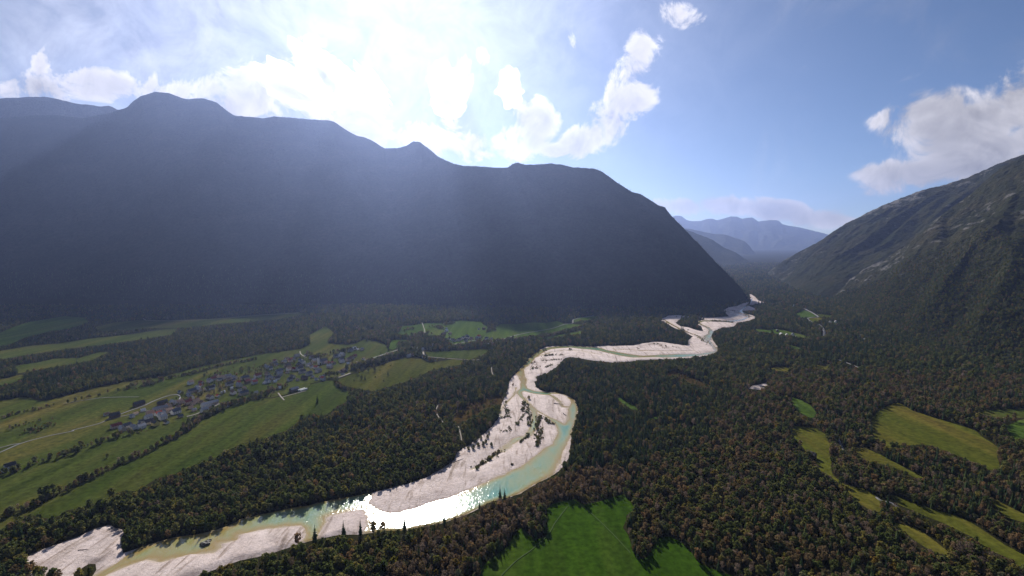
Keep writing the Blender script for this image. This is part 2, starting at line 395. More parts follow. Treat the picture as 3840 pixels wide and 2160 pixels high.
# ------------------------------------------------------------------ mountains
SLOPE = []
def mountain(name, ridge, foot, material, nu, nv, power=1.15, gully=55, gscale=260, canopy=5.0, back=.5, seed=1, crag=False, cs=14.0, slope_trees=0):
    """surface between a foot line on the valley floor and a crest line, with spurs, gullies, rough canopy and a far side"""
    def resample(P, n):
        P = np.array(P, float); d = np.r_[0, np.cumsum(np.linalg.norm(np.diff(P[:, :2], axis=0), axis=1))]; t = np.linspace(0, d[-1], n)
        return np.stack([np.interp(t, d, P[:, k]) for k in range(3)], 1)
    R = resample(ridge, nu); F = resample([(x, y, -6) for x, y in foot], nu)
    V = np.r_[np.linspace(-.03, 1, nv), 1 + np.linspace(0, back, max(4, nv // 5))[1:]]
    U = np.arange(nu); P = np.zeros((len(V), nu, 3))
    L = np.linalg.norm(R[:, :2] - F[:, :2], axis=1)
    for i, v in enumerate(V):
        P[i, :, :2] = F[:, :2] + (R[:, :2] - F[:, :2]) * v
        if v <= 1: P[i, :, 2] = F[:, 2] + (R[:, 2] - F[:, 2]) * np.sign(v) * (.35 * abs(v) + .65 * abs(v) ** power)
        else: P[i, :, 2] = R[:, 2] - (v - 1) * L * .55
    x, y = P[:, :, 0], P[:, :, 1]
    w = np.clip(V, 0, 1)[:, None]; env = (4 * w * (1 - w)) ** .8 * (V <= 1)[:, None]
    s = np.r_[0, np.cumsum(np.linalg.norm(np.diff((R[:, :2] + F[:, :2]) / 2, axis=0), axis=1))][None, :] + 0 * x
    dn = w * L[None, :]
    hgt = np.clip(R[:, 2], 30, 600)[None, :] / 600
    g = np.abs(fbm(s + 60 * fbm(x, y, 400, 2, seed + 9), dn * .28, gscale, 4, seed)) * -2 + .8
    P[:, :, 2] += gully * env * g * hgt + gully * .45 * env * hgt * fbm(x, y, 300, 4, seed + 4)
    on = np.clip(w * 12, 0, 1)
    P[:, :, 2] += canopy * on * (vnoise(x / cs, y / cs, seed + 7) - .3) + canopy * .6 * on * fbm(x, y, cs * 3, 2, seed + 8)
    n = len(V) * nu; i = np.arange(n).reshape(len(V), nu)
    q = np.stack([i[:-1, :-1], i[:-1, 1:], i[1:, 1:], i[1:, :-1]], -1).reshape(-1, 4)
    at = None
    if crag: at = {'crag': (np.clip(-g, 0, 1) * .4 + w * .6 + fbm(x, y, 500, 2, seed + 3) * .6).ravel()}
    if slope_trees:
        rows = np.where((V > 0) & (V < slope_trees))[0]
        if name == 'mountain' and not crag:
            for r_ in np.where((V > .975) & (V <= 1.0))[0]: SLOPE.append(P[r_][RNG.random(nu) < .5])
        for r_ in rows: SLOPE.append(P[r_][RNG.random(nu) < .62 * (1 - V[r_] / slope_trees) ** .6])
    return struct(mesh_obj(name, P.reshape(-1, 3), q, material, smooth=True, attrs=at))
def crest(crop, pts):
    return [AT(S(crop, [(x, y)])[0], Yd) for x, y, Yd in pts]

left_ridge = crest('F', [(-700, 300, 5200), (-300, 280, 5200), (-100, 292, 5200), (0, 296, 5150), (90, 290, 5150), (140, 290, 5150), (210, 298, 5100), (280, 282, 5100), (318, 272, 5100), (335, 255, 5100),
    (352, 243, 5100), (390, 231, 5100), (425, 234, 5100), (452, 245, 5100), (470, 250, 5100), (510, 247, 5100), (545, 258, 5080), (572, 280, 5080), (590, 291, 5080), (640, 295, 5060), (662, 298, 5060), (690, 293, 5050), (740, 297, 5050),
    (790, 301, 5050), (825, 303, 5040), (840, 306, 5030), (868, 325, 5020), (900, 343, 5000), (918, 345, 5000), (940, 356, 4980), (966, 373, 4970), (1000, 373, 4960), (1022, 367, 4950), (1040, 356, 4940), (1056, 357, 4800), (1078, 374, 4650), (1104, 395, 4400),
    (1140, 412, 4200), (1165, 417, 4120), (1200, 418, 4060), (1240, 422, 4020), (1278, 422, 3990), (1290, 412, 3980), (1302, 409, 3980), (1320, 415, 3970), (1350, 414, 3960), (1380, 411, 3960), (1405, 413, 3950), (1440, 421, 3940), (1490, 424, 3920),
    (1512, 430, 3900), (1535, 447, 3880), (1560, 465, 3850), (1590, 483, 3820), (1612, 489, 3790), (1640, 506, 3750), (1655, 516, 3720), (1672, 522, 3690), (1690, 545, 3640), (1712, 566, 3580), (1738, 594, 3510),
    (1762, 618, 3430), (1790, 648, 3340), (1815, 674, 3240), (1842, 701, 3120), (1868, 728, 3000), (1884, 752, 2880), (1888, 760, 2800)])
left_foot = SG('F', [(-700, 770), (-300, 755), (0, 750), (200, 752), (420, 758), (640, 762), (800, 764), (950, 768), (1100, 775), (1250, 780), (1400, 780), (1550, 780), (1680, 780), (1760, 778), (1830, 771), (1870, 764), (1888, 757)])
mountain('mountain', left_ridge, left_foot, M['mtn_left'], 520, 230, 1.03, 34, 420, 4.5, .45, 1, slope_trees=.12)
back_ridge = crest('F', [(-900, 250, 6000), (-300, 262, 6000), (-60, 250, 6000), (0, 248, 6000), (60, 245, 6000), (105, 243, 6000), (150, 252, 6000), (190, 260, 6000), (230, 265, 6000), (258, 268, 6000), (275, 266, 6000), (292, 275, 6000), (330, 285, 6000), (450, 300, 5950), (600, 330, 5950)])
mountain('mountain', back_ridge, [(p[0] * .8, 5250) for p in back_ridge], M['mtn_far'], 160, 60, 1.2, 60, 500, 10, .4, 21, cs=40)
far_spur_ridge = crest('a', [(840, 590, 5200), (870, 572, 5200), (900, 545, 5180), (1000, 476, 5100), (1100, 424, 5050), (1200, 376, 5000), (1280, 330, 4950), (1330, 298, 4930), (1380, 262, 4900), (1440, 224, 4850), (1500, 190, 4800), (1570, 153, 4760), (1650, 118, 4700), (1720, 92, 4650),
    (1780, 70, 4600), (1850, 42, 4560), (1900, 24, 4520), (2010, 0, 4450), (2200, -60, 4350), (2400, -150, 4300), (2576, -215, 4250), (3000, -330, 4100), (3600, -420, 3900)])
mountain('mountain', far_spur_ridge, SG('a', [(838, 594), (880, 620), (960, 665), (1060, 712), (1160, 742), (1240, 750), (1300, 756), (1400, 770), (1560, 800), (1800, 880)]), M['mtn_right'], 360, 170, 1.1, 85, 330, 9, .4, 33, True)
near_spur_ridge = crest('a', [(1288, 752, 3060), (1330, 712, 3080), (1370, 668, 3100), (1410, 625, 3110), (1500, 560, 3120), (1600, 510, 3130), (1660, 478, 3130), (1750, 420, 3130), (1850, 350, 3120), (1930, 275, 3110), (2000, 215, 3100), (2100, 140, 3080), (2200, 66, 3060), (2320, -40, 3040), (2420, -120, 3020), (2560, -195, 2980), (2800, -300, 2900), (3300, -460, 2700), (4200, -700, 2300)])
mountain('mountain', near_spur_ridge, SG('a', [(1284, 756), (1340, 800), (1420, 850), (1520, 900), (1640, 960), (1760, 1010), (1960, 1080), (2200, 1160), (2576, 1290), (3000, 1420), (3500, 1560)]), M['mtn_right'], 460, 300, 1.1, 75, 280, 9, .4, 47, True, slope_trees=.42)
layers = [
    ([(150, 270, 8512), (250, 272, 8512), (330, 296, 8512), (400, 322, 8512), (480, 352, 8400), (560, 408, 8288), (640, 442, 8176), (700, 482, 8064), (770, 522, 7840), (830, 570, 7616), (860, 600, 7504)], 6600, 54, 50),
    ([(250, 280, 13770), (330, 282, 13770), (430, 305, 13770), (500, 318, 13770), (570, 322, 13635), (640, 345, 13635), (700, 365, 13500), (735, 398, 13500), (765, 440, 13365), (810, 478, 13230), (850, 512, 13095), (900, 545, 12825), (960, 580, 12555)], 11500, 61, 60),
    ([(100, 230, 23000), (200, 204, 23000), (245, 194, 23000), (280, 198, 23000), (315, 226, 23000), (360, 232, 23000), (410, 229, 23000), (450, 217, 23000), (485, 214, 23000), (515, 226, 23000), (560, 214, 23000), (610, 199, 23000), (650, 202, 23000), (685, 216, 23000), (720, 208, 23000), (755, 207, 23000), (795, 234, 23000), (835, 228, 23000),
      (880, 224, 23000), (930, 228, 23000), (955, 252, 23000), (1000, 262, 23000), (1080, 275, 23000), (1180, 300, 23000), (1300, 330, 23000), (1500, 360, 23000), (1800, 380, 23000)], 17500, 77, 120)]
for pts, fy, sd_, gl in layers:
    r = crest('a', pts)
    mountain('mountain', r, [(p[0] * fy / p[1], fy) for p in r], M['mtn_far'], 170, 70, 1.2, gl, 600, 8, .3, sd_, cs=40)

# ------------------------------------------------------------------ river
bank_far = S('7', [(-400, 1560), (60, 1360), (250, 1265), (400, 1195), (560, 1140), (760, 1070), (900, 1000), (1060, 945), (1120, 985), (1205, 1010), (1180, 1080), (1168, 1180), (1200, 1230), (1290, 1205), (1360, 1185), (1450, 1150), (1700, 1080), (1900, 1055), (2100, 1012), (2300, 935)]) \
  + S('8', [(0, 905), (200, 850), (430, 800), (640, 765), (850, 715), (1000, 685), (1180, 650), (1290, 625), (1450, 592), (1650, 540), (1800, 485), (1950, 405), (2060, 325), (2095, 245), (2200, 190), (2330, 90)]) \
  + S('z7', [(240, 1010), (300, 950), (350, 880), (375, 800), (400, 700), (430, 620), (470, 530), (480, 450), (520, 390), (570, 350), (590, 320), (640, 270), (680, 230), (710, 180), (770, 130), (830, 90), (900, 62), (1000, 52), (1150, 46), (1300, 54), (1420, 62)]) \
  + S('4', [(-100, 795), (0, 797), (200, 792), (290, 772), (400, 755), (500, 758), (640, 782), (745, 798), (755, 740), (800, 705), (700, 648), (600, 610), (540, 570), (470, 540), (480, 525), (530, 508), (550, 493), (690, 488), (800, 498), (900, 513), (1020, 513), (1168, 500), (1120, 455), (1100, 440), (1160, 408), (1250, 393), (1350, 343), (1385, 313), (1360, 288), (1380, 275)])
bank_near = S('4', [(1425, 300), (1460, 340), (1530, 360), (1440, 372), (1360, 392), (1430, 420), (1470, 437), (1300, 442), (1310, 462), (1400, 487), (1430, 502), (1420, 525), (1350, 550), (1240, 570), (1220, 600), (1160, 612), (1100, 612), (1010, 650), (990, 705), (1005, 755), (1045, 805), (1055, 850), (1000, 880), (900, 905), (700, 925), (540, 935), (400, 935), (240, 945), (150, 955), (0, 965)]) \
  + S('z7', [(1509, 225), (1400, 212), (1280, 190), (1180, 175), (1110, 185), (1085, 215), (1035, 275), (965, 315), (905, 355), (850, 370), (805, 385), (800, 430), (765, 450), (780, 505), (830, 545), (910, 568), (1000, 568), (1090, 592), (1150, 612), (1212, 650), (1245, 710), (1262, 790), (1245, 870), (1220, 920), (1205, 970), (1190, 1050), (1176, 1130), (1182, 1200), (1175, 1260), (1150, 1320), (1120, 1400)]) \
  + S('6', [(700, 480), (670, 560), (605, 615), (560, 642), (480, 682), (400, 730), (330, 770), (250, 800), (150, 820), (60, 850), (0, 890)]) \
  + S('8', [(2150, 860), (1950, 930), (1750, 960), (1600, 1000), (1400, 1005), (1180, 1040), (1000, 1042), (850, 1068), (700, 1100), (560, 1140), (400, 1200), (200, 1258), (0, 1300)]) \
  + S('7', [(2100, 1390), (1800, 1500), (1500, 1600), (1100, 1680), (-400, 2000)])
corridor = np.array([G(p) for p in bank_far + bank_near])
isle = SG('4', [(625, 568), (700, 507), (830, 512), (925, 530), (852, 548), (842, 580), (885, 602), (905, 652), (850, 642), (760, 612), (680, 602)])
wood_spit = SG('7', [(700, 1449), (760, 1400), (860, 1340), (930, 1340), (935, 1400), (900, 1449), (850, 1500), (740, 1500)])
near_copse = SG('7', [(-400, 1250), (0, 1300), (230, 1310), (330, 1330), (450, 1360), (540, 1400), (600, 1449), (620, 1560), (0, 1700), (-400, 1700)])

water_main = np.array([G(p) for p in
    S('7', [(560, 1600), (800, 1520), (940, 1440), (1080, 1368), (1200, 1288), (1290, 1228), (1370, 1178), (1500, 1138), (1700, 1073), (1900, 1050), (2100, 1008), (2300, 930)])
  + S('8', [(0, 900), (200, 845), (430, 795), (640, 760), (850, 710), (1000, 680), (1180, 645), (1270, 632), (1262, 690), (1250, 742), (1300, 780), (1380, 820), (1450, 838), (1550, 828), (1640, 800), (1750, 768), (1900, 712), (2000, 688), (2150, 630), (2300, 570), (2450, 500)])
  + S('z7', [(600, 1430), (680, 1370), (760, 1310), (850, 1240), (900, 1200), (960, 1165), (1002, 1085), (1025, 1030), (1010, 970), (980, 920), (900, 852), (830, 812), (760, 780), (720, 747), (680, 702), (640, 660), (600, 622), (570, 590), (563, 562), (598, 535), (610, 500), (604, 440), (588, 398), (558, 360),
               (590, 310), (640, 262), (690, 222), (730, 168), (790, 118), (860, 86), (930, 66), (1050, 56), (1150, 50), (1300, 58), (1509, 75)])
  + S('4', [(-60, 842), (60, 866), (200, 888), (300, 898), (420, 891), (560, 883), (720, 878), (850, 880), (1015, 852), (992, 812), (942, 762), (902, 730), (910, 700), (948, 680), (958, 640), (928, 612), (888, 592), (848, 576), (836, 556), (900, 543), (1000, 542), (1180, 546), (1290, 530), (1355, 503), (1330, 478), (1262, 455), (1285, 428), (1322, 398), (1362, 366), (1388, 322),
              (1402, 322), (1382, 372), (1345, 402), (1300, 430), (1290, 448), (1350, 472), (1388, 503), (1310, 540), (1200, 562), (1000, 556), (905, 555), (872, 568), (902, 588), (962, 610), (1005, 650), (1020, 692), (990, 722), (976, 750), (1006, 790), (1048, 830), (1040, 868), (850, 905), (700, 914), (540, 917), (400, 914), (300, 917), (180, 917), (60, 898), (-60, 870)])
  + S('z7', [(1509, 112), (1400, 96), (1300, 87), (1180, 72), (1080, 76), (960, 87), (890, 112), (830, 147), (770, 192), (722, 252), (672, 292), (647, 322), (662, 380), (682, 430), (672, 490), (692, 525), (760, 556), (850, 566), (930, 573), (1030, 576), (1110, 602), (1160, 632), (1212, 652), (1245, 712), (1262, 792), (1244, 872), (1222, 920), (1208, 972), (1186, 1050), (1158, 1130), (1125, 1190), (1092, 1250), (1075, 1330), (1060, 1390)])
  + S('6', [(645, 530), (605, 617), (560, 644), (480, 684), (400, 732), (330, 772), (250, 802), (150, 822), (60, 852), (0, 892)])
  + S('8', [(2150, 862), (1950, 932), (1750, 962), (1600, 1002), (1400, 1007), (1180, 1042), (1235, 930), (1228, 858), (1205, 818), (1178, 797), (1060, 818), (900, 852), (832, 882), (815, 935), (785, 1000), (750, 1090), (610, 1130), (640, 1040), (625, 1000), (590, 962), (450, 972), (250, 1002), (100, 1030), (0, 1050)])
  + S('7', [(2300, 1112), (2140, 1150), (2150, 1185), (2080, 1237), (1850, 1252), (1700, 1290), (1560, 1330), (1420, 1310), (1300, 1345), (1200, 1380), (1050, 1449), (860, 1540), (700, 1620)])])
bar_isle = SG('z7', [(620, 572), (650, 560), (690, 570), (760, 590), (850, 600), (930, 606), (960, 592), (1060, 592), (1130, 620), (1170, 660), (1178, 700), (1158, 740), (1140, 800), (1130, 880), (1108, 938), (1070, 912), (1030, 892), (960, 862), (880, 822), (800, 772), (720, 702), (670, 652), (640, 612)])
rills = [(SG('z7', [(725, 750), (765, 790), (772, 870), (760, 950), (738, 1005), (700, 1060)]), 7), (SG('z7', [(660, 1085), (610, 1095), (560, 1112), (480, 1172), (400, 1240)]), 7),
         (SG('z7', [(935, 600), (1010, 640), (1060, 690), (1085, 740), (1150, 740)]), 4), (SG('z7', [(560, 520), (540, 600), (450, 690), (400, 760), (372, 850)]), 2.2),
         (SG('z7', [(380, 1250), (260, 1340), (150, 1410), (60, 1449)]), 2.0), (SG('z7', [(700, 190), (800, 170), (960, 120), (1100, 100), (1300, 110), (1500, 150)]), 2.5),
         (SG('4', [(0, 830), (200, 840), (420, 850), (640, 850), (800, 850)]), 4), (SG('4', [(500, 530), (600, 590), (720, 650), (850, 700), (930, 770)]), 5), (SG('4', [(1120, 445), (1220, 470), (1320, 490), (1400, 500)]), 5), (SG('4', [(900, 520), (1050, 525), (1200, 510), (1260, 480)]), 4)]

def water_sd(x, y):
    s = sdf(x, y, water_main)
    s = np.minimum(s, -sdf(x, y, bar_isle))
    for ln, w in rills: s = np.maximum(s, w - dist_line(x, y, ln, False))
    return s
def build_river():
    parts = []
    for (y0, y1, cell) in ((430, 1500, 3.0), (1500, 3600, 8.0)):
        b = corridor[(corridor[:, 1] > y0 - 60) & (corridor[:, 1] < y1 + 60)]
        xs = np.arange(b[:, 0].min() - 20, b[:, 0].max() + 20, cell); ys = np.arange(y0, y1 + cell / 2, cell)
        xs = xs[np.abs(xs) < 1.15 * y1 + 100]
        X, Y, q = grid_mesh(xs, ys)
        near = np.zeros(X.shape, bool)
        sd = np.full(X.shape, -99.0)
        sd[:] = sdf(X, Y, corridor)
        for isl in (isle, wood_spit): sd = np.minimum(sd, -sdf(X, Y, isl))
        sd += 2.0 * fbm(X, Y, 12 + cell, 3, 9)
        k = (sd[q] > -2.2 * cell).any(1)
        if cell > 4: k &= (Y[q] > 1500 - cell).any(1)
        base = ground_h(X, Y)
        ok = sd > -4 * cell
        wsd = np.full(X.shape, -60.0); wsd[ok] = water_sd(X[ok], Y[ok])
        wsd = wsd + 2.2 * fbm(X, Y, 16, 3, 14) * np.clip(1 - np.abs(wsd) / 25, 0, 1)
        level = .55
        bar = np.clip(-wsd / 22, 0, 1) ** .7 * 1.5 + .5 * fbm(X, Y, 40, 4, 2) * np.clip(-wsd / 12, 0, 1)
        deep = -np.clip(wsd / 12, 0, 1) * 1.6
        zb = base + level + np.where(wsd < 0, .06 * np.clip(-wsd, 0, 1) + bar, deep)
        zb = np.minimum(zb, base + sd * .25)
        damp = np.clip(1 - (-wsd) / 2.6, 0, 1) * (wsd < 1)
        v, qq, at = compact(np.stack([X, Y, zb], 1), q[k], {'damp': damp * .75})
        parts.append((v, qq, at))
        kw = k & (wsd[q] > -1.6 * cell).any(1)
        edge = np.clip(sd, 0, 30)
        dep = np.clip(wsd / 13.0, 0, 1) ** .8 * .58 + .24 * fbm(X, Y, 45, 4, 77)
        chan = .50 * np.clip(fbm(X + Y * .4, Y, 130, 3, 55) + .12, -1, 1)
        zw = np.minimum(base + level, base + sd * .25 - .02)
        v, qq, at = compact(np.stack([X, Y, zw], 1), q[kw], {'depth': np.clip(dep + chan * np.clip(wsd / 10, 0, 1), 0, 1)})
        struct(mesh_obj('river', v, qq, M['water'], smooth=True, attrs=at))
    for v, qq, at in parts:
        struct(mesh_obj('gravel_bank', v, qq, M['gravel'], smooth=True, attrs=at))
build_river()

# ------------------------------------------------------------------ meadows
hedge_left = S('7', [(-500, 1120), (0, 905), (130, 840), (280, 810), (400, 735), (560, 655), (680, 605), (820, 528), (960, 468), (1100, 398), (1280, 320), (1400, 270), (1550, 190), (1700, 110), (1830, 40)]) + S('2', [(0, 1232), (100, 1150), (250, 1075), (400, 1015), (560, 955), (700, 915)])
meadows = []
def meadow(crop_pts, key, cell=6, name='meadow', jitter=2.5):
    p = np.array([G(a) for a in crop_pts]); meadows.append(p); sheet(name, p, M[key], cell, .35, jitter); return p
m1 = meadow(S('6', [(-20, 1470), (40, 1340), (110, 1285), (230, 1200), (300, 1085), (350, 1045), (380, 1090), (450, 1150), (545, 1115), (556, 960), (548, 900), (600, 850), (780, 815), (850, 862), (1000, 830), (1180, 775), (1240, 840), (1275, 890), (1205, 950), (1175, 1050), (1220, 1120), (1245, 1220), (1290, 1305), (1370, 1295), (1430, 1205), (1480, 1130), (1560, 1118), (1640, 1160), (1720, 1230), (1790, 1330), (1900, 1390), (2080, 1450), (2300, 1600), (1400, 2300), (-300, 2300), (-200, 1600)]), 'lush', 4, jitter=1.5)
m2 = meadow(hedge_left + S('2', [(850, 925), (980, 895), (1200, 848), (1250, 780), (1400, 748), (1490, 740), (1510, 800), (1620, 850), (1645, 900), (1600, 960), (1540, 985), (1480, 1035), (1400, 1085), (1240, 1085), (1150, 1135), (1060, 1195), (990, 1245), (900, 1275), (800, 1312), (680, 1345), (560, 1375), (480, 1412)])
    + S('7', [(2200, 222), (2070, 312), (1960, 342), (1860, 382), (1780, 402), (1680, 472), (1560, 482), (1440, 545), (1340, 622), (1200, 612), (1050, 692), (900, 745), (760, 790), (640, 805), (560, 880), (420, 890), (290, 852), (180, 882), (80, 955), (0, 1015), (-500, 1220)]), 'olive', 6)
m3 = meadow(S('2', [(1510, 735), (1640, 690), (1800, 640), (2000, 570), (2180, 505), (2330, 510), (2440, 560), (2570, 545), (2680, 525), (2780, 540), (2760, 580), (2600, 610), (2450, 640), (2340, 700), (2180, 760), (2010, 810), (1880, 850), (1700, 820), (1560, 790)]), 'tawny', 6)
m_vil = meadow(S('1', [(-900, 1250), (-300, 1140), (0, 1080), (250, 1035), (400, 1085), (600, 1052), (800, 992), (1000, 942), (1300, 882), (1600, 852), (1900, 772), (2110, 722), (2300, 690)]) + S('2', [(240, 575), (500, 528), (700, 488), (850, 468), (1050, 440), (1140, 428), (1240, 380), (1235, 285), (1400, 195), (1480, 260), (1420, 340), (1440, 372), (1560, 380), (1660, 380), (1740, 350), (1850, 290), (1860, 340), (1920, 345), (2010, 385), (2030, 440), (2110, 430), (2100, 470), (2000, 530), (1900, 570), (1760, 620), (1640, 672), (1510, 722)])
    + S('2', [(1400, 738), (1250, 770), (1200, 838), (980, 885), (850, 915)]) + [(x, y - 7) for x, y in hedge_left[::-1]], 'strips', 7)
for cp, pts, key in [
    ('3', [(520, 720), (700, 710), (900, 705), (1100, 690), (1170, 700), (1090, 760), (960, 800), (830, 785), (700, 780), (560, 770)], 'olive'),
    ('3', [(230, 490), (300, 460), (420, 450), (520, 430), (700, 430), (880, 405), (1100, 420), (1110, 450), (1150, 470), (1130, 540), (1060, 590), (1000, 640), (800, 640), (700, 560), (540, 550), (400, 550), (250, 545)], 'bright'),
    ('3', [(1130, 540), (1180, 500), (1280, 440), (1450, 440), (1600, 425), (1750, 430), (1850, 410), (1930, 440), (2000, 440), (2120, 450), (2080, 490), (1960, 510), (1850, 530), (1700, 530), (1600, 570), (1400, 590), (1290, 605), (1200, 630), (1100, 640), (1080, 600)], 'bright'),
    ('3', [(2000, 395), (2100, 375), (2250, 358), (2240, 390), (2120, 405), (2010, 420)], 'bright'),
    ('3', [(1640, 575), (1900, 545), (2050, 520), (2100, 500), (2090, 540), (1960, 552), (1700, 595)], 'bright'),
    ('3', [(150, 690), (180, 600), (380, 600), (400, 640), (260, 640), (210, 700)], 'bright'),
    ('1', [(-300, 470), (0, 395), (130, 343), (300, 290), (480, 258), (640, 228), (850, 243), (895, 290), (700, 355), (500, 380), (250, 442), (100, 512), (0, 532), (-300, 610)], 'bright'),
    ('1', [(960, 340), (1150, 298), (1450, 266), (1700, 272), (2100, 258), (2576, 218), (3000, 190), (3080, 210), (2800, 262), (2576, 282), (2200, 305), (1900, 345), (1600, 350), (1200, 372), (1000, 385)], 'strips'),
    ('1', [(-200, 610), (300, 528), (600, 502), (900, 456), (1300, 414), (1600, 370), (1800, 352), (1720, 415), (1400, 466), (1000, 520), (700, 552), (350, 602), (-200, 700)], 'strips'),
    ('1', [(150, 722), (400, 688), (560, 650), (800, 648), (1000, 590), (1100, 590), (920, 672), (650, 722), (400, 758), (180, 800)], 'strips'),
    ('1', [(-200, 900), (50, 850), (200, 812), (275, 830), (110, 904), (-200, 985)], 'strips'),
    ('5', [(160, 250), (220, 270), (290, 310), (325, 360), (310, 395), (270, 385), (200, 345), (160, 300)], 'bright'),
    ('5', [(165, 440), (240, 450), (330, 460), (390, 500), (430, 570), (410, 620), (420, 680), (430, 760), (470, 800), (520, 840), (560, 850), (640, 870), (740, 930), (765, 970), (740, 1025), (690, 1012), (620, 972), (560, 912), (510, 850), (440, 800), (390, 765), (330, 735), (320, 690), (300, 640), (250, 610), (220, 570), (160, 520)], 'dry'),
    ('5', [(880, 290), (960, 340), (1100, 390), (1250, 430), (1390, 480), (1460, 540), (1550, 600), (1540, 640), (1560, 735), (1480, 745), (1420, 700), (1360, 692), (1300, 662), (1200, 622), (1100, 582), (1000, 572), (940, 602), (800, 592), (780, 562), (720, 542), (700, 480), (690, 400), (750, 340), (830, 300)], 'dry'),
    ('5', [(570, 600), (640, 590), (740, 630), (830, 680), (940, 740), (1050, 792), (1000, 802), (900, 745), (780, 705), (680, 685), (600, 642)], 'dry'),
    ('5', [(800, 895), (900, 928), (1000, 975), (1100, 1005), (1240, 1038), (1350, 1088), (1480, 1168), (1600, 1248), (1717, 1305), (1900, 1400), (1900, 1500), (1717, 1405), (1600, 1325), (1450, 1262), (1400, 1205), (1280, 1145), (1150, 1085), (1000, 1025), (880, 975)], 'dry'),
    ('5', [(800, 1085), (900, 1100), (1000, 1130), (1100, 1200), (1200, 1280), (1210, 1312), (1120, 1292), (1000, 1225), (900, 1155)], 'dry'),
    ('5', [(1480, 915), (1600, 975), (1717, 1035), (1900, 1110), (1900, 1170), (1717, 1095), (1600, 1055), (1520, 985)], 'dry'),
    ('5', [(1590, 450), (1717, 400), (1900, 340), (1900, 520), (1717, 535), (1650, 542), (1620, 500)], 'bright'),
    ('5', [(1380, 350), (1500, 338), (1717, 325), (1900, 318), (1900, 340), (1717, 392), (1500, 392)], 'strips'),
    ('4', [(1380, 620), (1560, 640), (1640, 625), (1760, 650), (1880, 680), (1990, 710), (1900, 717), (1780, 700), (1640, 675), (1460, 657)], 'bright'),
    ('4', [(1760, 790), (1870, 815), (1880, 835), (1850, 845), (1780, 812)], 'bright'),
    ('4', [(1570, 1020), (1700, 1008), (1840, 1032), (1740, 1060), (1600, 1045)], 'dry'),
    ('4', [(2030, 988), (2170, 1003), (2150, 1035), (2060, 1035)], 'dry'), ('4', [(2230, 948), (2310, 958), (2270, 995)], 'dry'),
    ('4', [(1830, 475), (1910, 438), (1960, 448), (2050, 495), (1960, 512), (1880, 512)], 'bright'), ('4', [(2040, 468), (2200, 488), (2180, 512), (2080, 502)], 'olive'),
    ('4', [(1960, 520), (2080, 508), (2110, 530), (2010, 562)], 'dry'), ('4', [(2140, 540), (2290, 560), (2240, 582)], 'bright'),
    ('6', [(1195, 5), (1235, 20), (1310, 68), (1290, 85), (1230, 50)], 'bright'), ('6', [(1380, 150), (1460, 130), (1480, 150), (1400, 170)], 'bright'),
    ('4', [(0, 1265), (90, 1330), (240, 1430), (200, 1440), (60, 1350)], 'bright')]:
    meadow(S(cp, pts), key, 6 if cp in '56' else 8)
heaths = []
for cp, pts in [('3', [(760, 1385), (950, 1270), (1130, 1195), (1312, 1145), (1290, 1235), (1120, 1305), (950, 1405), (850, 1445)]), ('4', [(520, 1080), (600, 1053), (720, 1098), (880, 1160), (1000, 1200), (900, 1205), (700, 1158)])]:
    p = SG(cp, pts); heaths.append(p); sheet('heath', p, M['heath'], 7, .3, 6)
scar = SG('4', [(1330, 1232), (1440, 1190), (1540, 1168), (1570, 1190), (1530, 1205), (1440, 1215), (1560, 1215), (1480, 1245), (1430, 1235)])
sheet('gravel_scar', scar, M['gravel'], 4, .5, 9)

# ------------------------------------------------------------------ roads
roads = []
def road(name, crop_pts, width, key, lift=.75):
    width *= .7; P = smooth_line([G(p) for p in crop_pts], 5); roads.append((P, width))
    T = np.gradient(P, axis=0); T /= np.linalg.norm(T, axis=1)[:, None] + 1e-9; Nn = np.stack([-T[:, 1], T[:, 0]], 1)
    v = []
    for k in (-1, -.93, .93, 1):
        Q = P + Nn * width / 2 * k; z = ground_h(Q[:, 0], Q[:, 1]) + (lift if abs(k) < .95 else -.3)
        v.append(np.c_[Q, z])
    n = len(P); v = np.concatenate(v); i = np.arange(n - 1); f = []
    for s in range(3): f.append(np.stack([i + s * n, i + 1 + s * n, i + 1 + (s + 1) * n, i + (s + 1) * n], 1))
    return struct(mesh_obj(name, v, np.concatenate(f), M[key]))
road('road', S('7', [(-500, 480), (-250, 350), (0, 255), (200, 170), (450, 100), (700, 50)]) + S('1', [(740, 1380), (980, 1320), (1080, 1280), (1230, 1240), (1400, 1205), (1510, 1178)]), 4.5, 'road')
road('road', S('7', [(-400, 280), (0, 210), (110, 182), (190, 170)]), 4, 'road', .8)
road('road', S('1', [(1090, 1272), (1250, 1205), (1430, 1140), (1560, 1080), (1680, 1038), (1770, 1022), (1810, 1040), (1800, 1075)]), 5, 'road', .85)
road('path', S('1', [(640, 1112), (900, 1072), (1080, 1052), (1400, 1045)]), 3, 'road')
road('path', S('1', [(1440, 255), (1460, 268), (1490, 276), (1700, 280), (2100, 266), (2576, 226), (3000, 200)]), 6, 'track')
road('road', S('2', [(0, 1108), (100, 1082), (220, 1030), (330, 978)]), 7, 'track')
road('road', S('2', [(920, 870), (945, 905), (980, 942)]), 5, 'track'); road('road', S('2', [(962, 912), (1080, 880), (1200, 848)]), 4, 'track', .8)
road('road', S('2', [(1510, 718), (1580, 695), (1650, 668)]), 8, 'track')
road('road', S('2', [(1140, 450), (1150, 480), (1205, 515)]), 5, 'track')
road('road', S('2', [(1700, 555), (1760, 545), (1900, 505), (2100, 440), (2230, 400)]) + S('3', [(420, 690), (500, 700), (600, 690), (720, 665), (870, 635), (1000, 610), (1180, 612), (1280, 600), (1450, 550), (1600, 520), (1800, 485), (1920, 445), (2005, 432), (2012, 402), (2080, 380), (2220, 360)]), 7, 'road')
